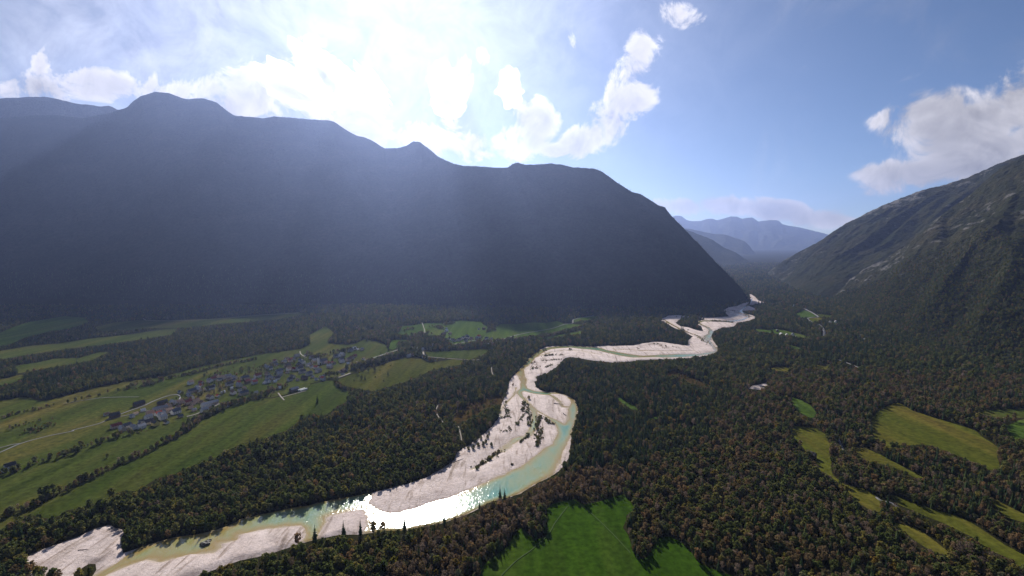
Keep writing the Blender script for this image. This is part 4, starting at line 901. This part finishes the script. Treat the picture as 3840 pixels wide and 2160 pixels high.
for crop, x, y, h, w, l in [('8', 2512, 722, 24, 2, 'slender spruce spire at the bend of the near bank'), ('8', 2556, 712, 17, 1, 'shorter spruce right of the slender spire'), ('8', 1590, 1015, 25, 2, 'thin spruce standing up against the glittering water'), ('8', 1165, 1056, 22, 2, 'pointed spruce rising over the small gravel bar'),
                            ('8', 1002, 1056, 20, 0, 'spruce left of the small gravel bar on the near bank'), ('8', 725, 1115, 21, 1, 'broad dark spruce at the edge of the near bank'), ('8', 2315, 815, 16, 2, 'small spruce on the near bank left of the spire'), ('8', 1975, 940, 16, 1, 'dark conifer on the near bank right of the glitter')]:
    lone(crop, x, y, 'conifer', h, l, which=w)
lone('8', 1290, 1035, 'yellow', 16, 'thin yellowing tree on the near bank in front of the water'); lone('8', 1378, 1022, 'brown', 14, 'orange-brown tree on the near bank in front of the water', name='broadleaf_tree')
lone('8', 565, 1152, 'brown', 15, 'dark brown tree at the edge of the lower gravel bar', name='broadleaf_tree')

# ------------------------------------------------------------------ houses
WALLS = {n: m_plain('plaster ' + n, c, .12) for n, c in {'white': (.66, .64, .60), 'grey': (.44, .42, .40), 'tan': (.52, .42, .33), 'yellow': (.60, .46, .14), 'wood': (.14, .10, .075)}.items()}
ROOFS = {n: m_plain('roof ' + n, c, .25, .7, 1.5) for n, c in {'slate': (.10, .11, .13), 'grey': (.26, .26, .27), 'dark': (.07, .066, .07), 'red': (.42, .085, .05), 'maroon': (.22, .06, .05), 'brown': (.20, .13, .10), 'pale': (.46, .43, .41), 'tan': (.46, .30, .20), 'white': (.72, .69, .66)}.items()}
M_BRICK = m_plain('chimney brick', (.22, .10, .07), .2); M_GLASS = m_plain('window glass', (.05, .06, .07), .2, .2)
a0, a1 = G(S('2', [(100, 950)])[0]), G(S('2', [(1750, 500)])[0]); AXIS = math.atan2(a1[1] - a0[1], a1[0] - a0[0])
def gable_walls(l, w, e, r):
    x, y = l / 2, w / 2
    v = [(-x, -y, -1), (x, -y, -1), (x, y, -1), (-x, y, -1), (-x, -y, e), (x, -y, e), (x, y, e), (-x, y, e), (-x, 0, r - .2), (x, 0, r - .2)]
    f = [(0, 1, 5, 4), (2, 3, 7, 6), (1, 2, 6, 9, 5), (3, 0, 4, 8, 7), (0, 3, 2, 1)]
    return v, f
def gable_roof(l, w, e, r, ov=.6, th=.25):
    x, y = l / 2 + ov, w / 2 + ov; k = (r - e) / (w / 2); ez = e - ov * k + .05; rz = r + .05
    v = [(-x, -y, ez), (x, -y, ez), (x, 0, rz), (-x, 0, rz), (x, y, ez), (-x, y, ez)]; v += [(a, b, c + th) for a, b, c in v]
    f = [(0, 3, 2, 1), (3, 5, 4, 2), (6, 7, 8, 9), (9, 8, 10, 11), (0, 1, 7, 6), (4, 5, 11, 10), (1, 2, 8, 7), (2, 4, 10, 8), (3, 0, 6, 9), (5, 3, 9, 11)]
    return v, f
def box(x0, x1, y0, y1, z0, z1):
    return [(x0, y0, z0), (x1, y0, z0), (x1, y1, z0), (x0, y1, z0), (x0, y0, z1), (x1, y0, z1), (x1, y1, z1), (x0, y1, z1)], [(0, 3, 2, 1), (4, 5, 6, 7), (0, 1, 5, 4), (1, 2, 6, 5), (2, 3, 7, 6), (3, 0, 4, 7)]
def house(crop, x, y, roof, wall, l, w, rot, label, group, name='house', cat='house', e=None, chim=True, win=False):
    p = G(S(crop, [(x, y)])[0]); HOUSES.append(p); r_ = random.Random(int(x * 7 + y))
    e = e or r_.uniform(4.8, 6.2); rr = e + w * .5 * r_.uniform(.75, .95)
    o = empty(name, (p[0], p[1], float(ground_h(np.array([p[0]]), np.array([p[1]]))[0]) + .4), AXIS + rot + r_.uniform(-.09, .09)); tag(o, label, cat, group)
    v, f = gable_walls(l, w, e, rr); mesh_obj('wall', v, f, WALLS[wall], o)
    v, f = gable_roof(l, w, e, rr); ro = mesh_obj('roof', v, f, ROOFS[roof], o)
    if chim:
        cx = l * r_.uniform(-.3, .3); v, f = box(cx - .45, cx + .45, .6, 1.5, rr - 1.6, rr + 1.1); mesh_obj('chimney', v, f, M_BRICK, ro)
    if win:
        for s in (-1, 1):
            for zz in (1.0, 3.6):
                if zz + 1.3 > e: continue
                for kx in range(int(l // 4)):
                    cx = -l / 2 + 2 + kx * 4; yy = s * (w / 2 + .03); v, f = box(cx - .5, cx + .5, yy - .03, yy + .03, zz, zz + 1.3); mesh_obj('window', v, f, M_GLASS, o)
    return o
ROOFW = {'slate': 'slate-roofed', 'grey': 'grey-roofed', 'dark': 'dark-roofed', 'red': 'red-roofed', 'maroon': 'dark red roofed', 'brown': 'brown-roofed', 'pale': 'pale-roofed', 'tan': 'tan-roofed', 'white': 'white-roofed'}
Q = math.pi / 2
def cluster(crop, items, where):
    for it in items:
        x, y, roof, wall, size, turn = it[:6]; l, w = {'s': (8, 6), 'm': (12.5, 8.8), 'l': (16, 9.6), 'x': (20, 9.4)}[size]
        lab = it[6] if len(it) > 6 else '%s %s house %s' % ({'s': 'small', 'm': 'mid-sized', 'l': 'large', 'x': 'long'}[size], ROOFW[roof], where)
        house(crop, x, y, roof, wall, l, w, turn, lab, None if len(it) > 6 else '%s %s houses %s' % ({'s': 'small', 'm': 'mid-sized', 'l': 'large', 'x': 'long'}[size], ROOFW[roof], where), e=3.2 if size == 's' else None, chim=size != 's', win=size in 'mlx' and crop != '3')
cluster('z8', [(580, 300, 'slate', 'grey', 'l', 0, 'dark house with steep roof beside the track above the village'), (460, 400, 'maroon', 'tan', 'm', Q), (480, 350, 'red', 'tan', 's', 0, 'small bright red roofed house left of the upper track'), (700, 430, 'grey', 'white', 'm', Q), (870, 335, 'brown', 'grey', 'm', 0), (920, 400, 'pale', 'tan', 'm', 0), (860, 435, 'pale', 'white', 's', Q),
    (620, 485, 'dark', 'grey', 'm', 0), (400, 500, 'dark', 'tan', 'l', 0), (240, 610, 'slate', 'white', 'x', 0, 'long slate-roofed house with a bright white front'), (640, 560, 'dark', 'white', 'l', 0), (540, 570, 'maroon', 'grey', 'm', Q), (690, 610, 'dark', 'grey', 'l', 0), (960, 530, 'red', 'white', 'm', Q, 'red-roofed white house right below the church tower'), (810, 480, 'grey', 'white', 'm', 0),
    (820, 655, 'slate', 'grey', 'l', 0), (1000, 595, 'slate', 'grey', 'l', 0), (730, 735, 'dark', 'wood', 'l', Q, 'big dark barn-like house at the lower edge of the village'), (1220, 510, 'pale', 'tan', 'l', Q, 'large pale-roofed house between the church and the tall trees'), (1195, 430, 'red', 'tan', 's', 0, 'small bright red roof right of the church'), (1260, 425, 'red', 'tan', 's', 0), (1380, 300, 'grey', 'white', 'm', Q), (1465, 275, 'pale', 'grey', 'l', Q), (1440, 380, 'slate', 'grey', 'm', 0), (1460, 410, 'pale', 'white', 'm', 0),
    (1330, 310, 'dark', 'grey', 'm', 0), (1590, 375, 'brown', 'tan', 'l', 0), (1645, 345, 'brown', 'grey', 'm', Q), (1700, 300, 'maroon', 'tan', 'm', 0), (1620, 195, 'slate', 'grey', 'm', 0), (1690, 160, 'white', 'white', 'm', 0, 'white-roofed house at the upper end of the village'), (1750, 165, 'white', 'white', 's', 0), (1870, 345, 'tan', 'white', 's', 0, 'small tan-roofed house by the road leaving the village'), (1480, 590, 'brown', 'wood', 'm', 0), (1570, 440, 'white', 'white', 's', 0), (1410, 600, 'tan', 'tan', 's', 0),
    (20, 530, 'grey', 'white', 'm', Q), (40, 730, 'pale', 'grey', 'm', 0), (95, 745, 'grey', 'white', 'm', Q), (190, 750, 'dark', 'white', 'm', 0), (160, 795, 'white', 'white', 's', 0), (250, 665, 'grey', 'grey', 'm', 0), (150, 460, 'dark', 'grey', 'm', 0), (105, 445, 'brown', 'tan', 's', 0), (500, 710, 'dark', 'grey', 'm', Q), (450, 765, 'dark', 'grey', 'm', 0), (258, 915, 'white', 'white', 's', 0, 'small white hut above the long grey shed'), (530, 960, 'grey', 'wood', 'x', 0, 'long grey shed beside the sandy yard'),
    (885, 705, 'grey', 'tan', 's', 0), (1050, 705, 'pale', 'tan', 's', 0), (600, 760, 'tan', 'tan', 's', Q), (1100, 690, 'grey', 'grey', 's', 0), (870, 520, 'grey', 'white', 's', 0), (1310, 440, 'brown', 'grey', 's', 0), (1540, 560, 'grey', 'white', 's', Q)], 'in the church end of the village')
cluster('z6', [(1100, 90, 'brown', 'tan', 'm', Q), (1030, 140, 'maroon', 'grey', 'm', 0), (965, 175, 'grey', 'white', 'm', Q), (1210, 120, 'tan', 'grey', 'm', Q), (1310, 90, 'grey', 'grey', 'l', 0), (1440, 115, 'grey', 'grey', 'm', Q), (1640, 120, 'slate', 'tan', 'x', 0, 'long slate-roofed building with a tan gable end'), (1885, 80, 'maroon', 'white', 'l', 0, 'dark red house with a white gable'), (1530, 260, 'grey', 'grey', 'm', Q), (1520, 195, 'red', 'tan', 's', 0), (1690, 195, 'maroon', 'wood', 'm', 0), (1830, 205, 'red', 'grey', 'm', 0), (1340, 240, 'dark', 'grey', 'l', 0),
    (2100, 115, 'slate', 'grey', 'm', 0), (2250, 120, 'dark', 'grey', 'l', 0), (2020, 205, 'pale', 'white', 's', 0), (2085, 185, 'grey', 'white', 'm', Q), (800, 220, 'maroon', 'grey', 'm', Q), (760, 350, 'pale', 'tan', 'm', Q), (620, 370, 'slate', 'tan', 'x', 0, 'largest slate-roofed building in the middle of the village'), (550, 430, 'grey', 'grey', 's', 0), (960, 320, 'dark', 'white', 'x', 0, 'long dark-roofed house with a white wall by the village street'), (970, 490, 'brown', 'white', 'l', Q, 'brown-roofed white house alone in its green yard'),
    (1620, 410, 'slate', 'tan', 'x', 0, 'long low slate roof at the lower village edge'), (600, 490, 'grey', 'white', 'm', Q), (700, 570, 'tan', 'tan', 'm', 0), (640, 610, 'tan', 'tan', 's', 0), (540, 600, 'maroon', 'tan', 'm', 0), (265, 600, 'pale', 'white', 'l', Q, 'large pale house where the wide road bends'), (165, 660, 'tan', 'tan', 'm', Q), (60, 610, 'dark', 'wood', 'l', 0), (380, 585, 'tan', 'grey', 'm', 0), (310, 780, 'slate', 'white', 'l', 0), (215, 760, 'grey', 'white', 's', Q), (110, 770, 'grey', 'grey', 'm', 0),
    (30, 840, 'pale', 'white', 'm', 0), (60, 890, 'pale', 'white', 'm', 0), (900, 640, 'pale', 'white', 'x', 0, 'long white row along the sandy road'), (1060, 590, 'pale', 'tan', 'm', 0), (860, 745, 'pale', 'white', 'm', 0), (980, 700, 'pale', 'white', 'm', 0), (1540, 350, 'grey', 'white', 's', 0), (1380, 310, 'white', 'white', 's', 0), (1220, 385, 'white', 'white', 's', 0), (660, 730, 'pale', 'tan', 's', 0)], 'in the left half of the village')
cluster('1', [(1155, 1250, 'dark', 'wood', 'l', 0, 'dark barn beside the fork of the pale road'), (1400, 1130, 'dark', 'wood', 'x', 0, 'long dark shed above the pale road'), (1170, 1355, 'maroon', 'tan', 'l', 0, 'dark red roofed house at the left tip of the village'), (1280, 1355, 'slate', 'grey', 'm', 0), (1350, 1365, 'grey', 'white', 'm', Q), (1425, 1360, 'pale', 'white', 'm', 0), (1510, 1225, 'tan', 'tan', 'm', 0), (1585, 1190, 'grey', 'grey', 'l', 0), (1630, 1125, 'dark', 'wood', 'l', 0), (1620, 1245, 'pale', 'white', 'm', Q), (1495, 1265, 'grey', 'white', 'm', 0),
    (1565, 1330, 'yellow' if 'yellow' in ROOFS else 'dark', 'yellow', 'm', Q, 'small house with a bright yellow gable'), (1500, 1315, 'dark', 'grey', 'l', 0), (1440, 1190, 'white', 'white', 's', 0, 'white trailer-sized hut on the grass by the road'), (1650, 1170, 'grey', 'grey', 'm', 0), (1700, 1200, 'tan', 'tan', 'm', 0)], 'at the left tip of the village')
cluster('7', [(100, 410, 'dark', 'white', 'm', 0, 'dark-roofed white house alone at the left edge'), (50, 440, 'slate', 'white', 's', Q, 'small outbuilding of the house at the left edge')], '')
cluster('3', [(760, 600, 'dark', 'white', 'm', 0), (805, 608, 'dark', 'white', 'm', Q), (860, 608, 'dark', 'grey', 'l', 0), (900, 590, 'slate', 'white', 'm', 0), (940, 575, 'slate', 'grey', 'l', 0, 'large slate roof in the middle of the far hamlet'), (985, 597, 'brown', 'tan', 'm', 0), (930, 612, 'dark', 'grey', 'm', Q), (1040, 587, 'grey', 'white', 'm', 0), (1075, 595, 'pale', 'tan', 's', 0), (1140, 597, 'slate', 'grey', 'm', Q), (1130, 637, 'grey', 'grey', 'm', 0), (1172, 617, 'slate', 'white', 'm', 0), (1158, 648, 'pale', 'white', 's', 0),
    (1250, 605, 'dark', 'grey', 's', Q), (1282, 625, 'brown', 'tan', 's', 0), (735, 516, 'white', 'white', 'm', 0, 'white house above the far hamlet'), (705, 552, 'brown', 'wood', 'x', 0, 'long brown barn above the far hamlet'), (480, 712, 'pale', 'tan', 'x', 0, 'broad pale roof beside the sandy yard'), (512, 780, 'slate', 'white', 'm', Q, 'blue-grey house on the meadow below the sandy yard'), (600, 662, 'grey', 'white', 'm', 0), (1110, 495, 'brown', 'wood', 'm', 0, 'brown barn alone on the bright far meadow'), (440, 690, 'white', 'white', 's', 0), (735, 488, 'pale', 'white', 's', 0, 'small white shed on the bright far meadow'), (310, 648, 'brown', 'wood', 'm', 0, 'brown house hidden in trees left of the sandy yard'), (650, 676, 'grey', 'white', 's', 0), (1060, 495, 'white', 'white', 's', 0, 'tiny white hut on the bright far meadow'), (360, 772, 'pale', 'grey', 'm', 0, 'pale greenhouse-like roof left of the sandy yard'), (400, 755, 'pale', 'white', 's', 0)], 'in the far hamlet')
cluster('4', [(1690, 695, 'grey', 'white', 'l', .4, 'grey-roofed farmhouse, left of the two on the far right meadow'), (1805, 695, 'slate', 'white', 'l', 0, 'tall white farmhouse among trees on the far right meadow'), (1745, 700, 'pale', 'white', 'm', 0, 'low white outbuilding between the two farmhouses'), (1650, 655, 'dark', 'wood', 'm', 0, 'dark barn above the two farmhouses'), (1835, 715, 'pale', 'tan', 's', 0, 'small shed below the tall white farmhouse'), (2490, 715, 'grey', 'white', 'l', 0, 'white house at the foot of the right slope'), (2522, 755, 'grey', 'white', 'l', .3, 'second white house below the first at the right slope'), (2238, 566, 'pale', 'white', 'l', 0, 'white house by the bend of the far road'), (2180, 570, 'grey', 'white', 'm', 0, 'grey-roofed house left of the far road bend'), (1815, 400, 'pale', 'white', 'l', 0, 'white house at the upper end of the far road')], '')
cluster('5', [(290, 655, 'dark', 'wood', 'm', 1.0, 'dark wooden barn on the narrow right meadow')], '')
# smaller houses and sheds that fill the plots between
def fill_village(n, where, x_lo, x_hi):
    rr_ = random.Random(5 + n); base = [h for h in HOUSES if x_lo < h[0] < x_hi and 900 < h[1] < 1900]; made = 0
    for _ in range(4000):
        if made >= n: break
        b = rr_.choice(base); a = rr_.uniform(0, 6.28); d = rr_.uniform(14, 30); x, y = b[0] + d * math.cos(a), b[1] + d * math.sin(a)
        if min((h[0] - x) ** 2 + (h[1] - y) ** 2 for h in HOUSES) < 13 ** 2 or near_road(np.array([x]), np.array([y]), 5)[0] or inside(np.array([x]), np.array([y]), m2)[0] or inside(np.array([x]), np.array([y]), m3)[0]: continue
        px, py, _ = px_of(x, y, 0.0); roof = rr_.choice(['grey', 'brown', 'slate', 'dark', 'maroon', 'tan', 'pale', 'red', 'slate', 'brown']); sz_ = rr_.choice('ssm'); l, w = {'s': (8.5, 6), 'm': (12, 8.5)}[sz_]
        lab = '%s %s house tucked between larger ones %s' % ({'s': 'small', 'm': 'mid-sized'}[sz_], ROOFW[roof], where)
        x0, y0, s0_ = CROPS['F']
        house('F', px * s0_, py * s0_, roof, rr_.choice(['white', 'grey', 'tan', 'white']), l, w, rr_.choice((0, Q)), lab, lab.replace('house', 'houses'), e=3.4 if sz_ == 's' else None, chim=sz_ == 'm'); made += 1
vx = G(S('z8', [(200, 600)])[0])[0]
fill_village(34, 'in the church end of the village', vx, 5000)
fill_village(38, 'in the left half of the village', -5000, vx)
# church: nave, tower, spire
p = G(S('z8', [(1085, 430)])[0]); ch = empty('church', (p[0], p[1], .4), AXIS); tag(ch, 'village church with slate nave roof and white tower with a dark spire', 'church')
v, f = gable_walls(24, 11, 8, 14.5); mesh_obj('wall', v, f, WALLS['white'], ch); v, f = gable_roof(24, 11, 8, 14.5); mesh_obj('roof', v, f, ROOFS['slate'], ch)
v, f = box(-17, -12.2, -2.5, 2.5, -1, 20); tw = mesh_obj('tower', v, f, WALLS['white'], ch)
v = [(-17.3, -2.8, 20), (-11.9, -2.8, 20), (-11.9, 2.8, 20), (-17.3, 2.8, 20), (-15.6, -1, 24), (-13.6, -1, 24), (-13.6, 1, 24), (-15.6, 1, 24), (-14.6, 0, 33)]
mesh_obj('spire', v, [(0, 1, 5, 4), (1, 2, 6, 5), (2, 3, 7, 6), (3, 0, 4, 7), (4, 5, 8), (5, 6, 8), (6, 7, 8), (7, 4, 8), (3, 2, 1, 0)], ROOFS['dark'], tw)
for s in (-1, 1):
    for kx in range(4):
        v, f = box(-8 + kx * 5, -6.6 + kx * 5, s * 5.53 - .03, s * 5.53 + .03, 2.5, 6.5); mesh_obj('window', v, f, M_GLASS, ch)
for yy in (-2.53, 2.53):
    v, f = box(-15.3, -13.9, yy - .03, yy + .03, 15.5, 18); mesh_obj('window', v, f, M_GLASS, tw)
# hoop greenhouse in the yard below the village
p = G(S('z8', [(690, 945)])[0]); gh = empty('greenhouse', (p[0], p[1], .4), AXIS); tag(gh, 'pale hooped greenhouse rows beside the sandy yard', 'greenhouse')
M_FILM = m_plain('white film', (.34, .37, .35), .1, .6)
for r_ in range(2):
    v, f = [], []
    for i in range(9):
        a = math.pi * i / 8
        for xx in (-10, 10): v.append((xx, r_ * 7.5 - 3.7 + 3.2 * math.cos(a), 3.2 * math.sin(a)))
    for i in range(8): f.append((2 * i, 2 * i + 1, 2 * i + 3, 2 * i + 2))
    f.append(tuple(range(0, 18, 2))); f.append(tuple(range(17, 0, -2))); mesh_obj('tunnel', v, f, M_FILM, gh)

# ------------------------------------------------------------------ river boulders and driftwood
M_STONE = m_plain('wet boulder', (.10, .095, .085), .4, .6, .8); M_DRIFT = m_plain('driftwood', (.085, .07, .065), .3, .9, 1.5)
for crop, x, y, s, l in [('7', 1990, 1155, 4.2, 'large dark boulder standing in the turquoise river'), ('7', 2026, 1122, 2.6, 'smaller boulder just upstream of the large one')]:
    p = G(S(crop, [(x, y)])[0]); bm = bmesh.new(); bmesh.ops.create_icosphere(bm, subdivisions=3, radius=1)
    r_ = random.Random(int(x))
    for v in bm.verts:
        n = v.co.normalized(); k_ = 1 + .25 * math.sin(3 * n.x + x) * math.cos(4 * n.y) + .12 * math.sin(9 * n.z + 5 * n.x) + r_.uniform(-.05, .05); v.co = Vector((n.x * 1.2 * k_, n.y * k_, n.z * .8 * k_)) * s
    me = bpy.data.meshes.new('boulder'); bm.to_mesh(me); bm.free(); me.materials.append(M_STONE); o = bpy.data.objects.new('boulder', me); COL.objects.link(o); o.location = (p[0], p[1], .6 + s * .25); tag(o, l, 'boulder')
for crop, x, y, ln, a, l in [('z7', 1042, 715, 22, -.5, 'long dark driftwood pile on the gravel island'), ('z7', 1112, 838, 18, -1.3, 'stranded tree trunk near the tip of the gravel island'), ('8', 2110, 340, 20, .7, 'forked driftwood log on the upper gravel bar'), ('7', 810, 1222, 11, .1, 'driftwood log on the lower left gravel bar'), ('8', 1950, 448, 9, .3, 'short log at the wood edge of the gravel bar')]:
    p = G(S(crop, [(x, y)])[0]); tv, tf = [], []; r_ = random.Random(int(x)); d = np.array([math.cos(a), math.sin(a), 0.03])
    limb(tv, tf, -d * ln / 2, d * ln * .1, .75, .5, 7); limb(tv, tf, d * ln * .09, d * ln / 2, .5, .15, 6)
    for j in range(9):
        b = d * ln * r_.uniform(-.5, .4); limb(tv, tf, b, b + np.array([r_.uniform(-1, 1), r_.uniform(-1, 1), r_.uniform(.1, .6)]) * ln * .16, .28, .06, 4)
    o = mesh_obj('driftwood', tv, tf, M_DRIFT); o.location = (p[0], p[1], float(ground_h(np.array([p[0]]), np.array([p[1]]))[0]) + 2.3); tag(o, l, 'driftwood')

# ------------------------------------------------------------------ air
v, f = box(-12500, 13500, -2500, 26500, -40, 2090)
hz = mesh_obj('haze', v, f, []); hz['kind'] = 'stuff'; hz['label'] = 'thin blue haze filling the valley air'; hz['category'] = 'haze'
m = bpy.data.materials.new('valley haze'); m.use_nodes = True; nt = m.node_tree; nt.nodes.clear()
pv = nt.nodes.new('ShaderNodeVolumePrincipled'); mo = nt.nodes.new('ShaderNodeOutputMaterial'); nt.links.new(pv.outputs[0], mo.inputs['Volume'])
pv.inputs['Color'].default_value = (.42, .55, 1.0, 1); pv.inputs['Density'].default_value = 3.0e-5; pv.inputs['Anisotropy'].default_value = .65
hz.data.materials.append(m)

# ------------------------------------------------------------------ clouds near the sun
m = bpy.data.materials.new('cloud vapour'); m.use_nodes = True; nt = m.node_tree; nt.nodes.clear()
vs = nt.nodes.new('ShaderNodeVolumePrincipled'); mo = nt.nodes.new('ShaderNodeOutputMaterial'); nt.links.new(vs.outputs[0], mo.inputs['Volume'])
vs.inputs['Color'].default_value = (1, 1, 1, 1); vs.inputs['Density'].default_value = .0024; vs.inputs['Anisotropy'].default_value = .6
def cloud(label, puffs):
    """one cloud: overlapping lumps of thin vapour, each (x, y, half width, half height) in the 2576 px frame at its own distance"""
    bm0 = bmesh.new(); bmesh.ops.create_icosphere(bm0, subdivisions=5, radius=1); bm0.verts.ensure_lookup_table()
    N = np.array([v.co[:] for v in bm0.verts]); Fs = np.array([[v.index for v in f.verts] for f in bm0.faces]); bm0.free()
    x, y, rx, ry, Yd, tilt, deep = puffs
    c = np.array(AT(S('F', [(x, y)])[0], Yd)); k = Yd / FPX / .67083; sd = int(x)
    r = 1 + .55 * fbm(N[:, 0] * 3 + 7 * N[:, 2], N[:, 1] * 3 - 5 * N[:, 2], 2.2, 6, sd, .55) + .25 * fbm(N[:, 0] + N[:, 1], N[:, 2] * 2, .5, 4, sd + 3)
    P = N * r[:, None] * np.array([rx * k, deep, ry * k]); t = RAD(-tilt)
    P = np.stack([P[:, 0] * math.cos(t) - P[:, 2] * math.sin(t), P[:, 1], P[:, 0] * math.sin(t) + P[:, 2] * math.cos(t)], 1)
    P[:, 2] = np.maximum(P[:, 2], 2110 - c[2])
    o = mesh_obj('cloud', P, Fs, m, smooth=True); o.location = c; tag(o, label, 'cloud'); return o
cloud('bright cloud bank left of the sun above the long ridge', (735, 222, 95, 46, 7900, 24, 600))
cloud('small torn cloud on top of the bank left of the sun', (800, 170, 52, 44, 7900, 20, 600))
cloud('narrow upright cloud just right of the sun', (1126, 240, 38, 44, 7700, -6, 950))
cloud('thin ragged cloud added at the right end of the bank to streak the haze', (862, 215, 30, 36, 7800, 20, 900))  # added so its shadow darkens the haze left of a sunbeam
cloud('small shred of cloud added left below the sun to streak the haze', (938, 220, 18, 28, 7800, 10, 900))  # added to cut one more shadow streak into the bright haze
cloud('small torn puff between the sun and the tall plume', (1283, 224, 32, 34, 7700, 20, 600))
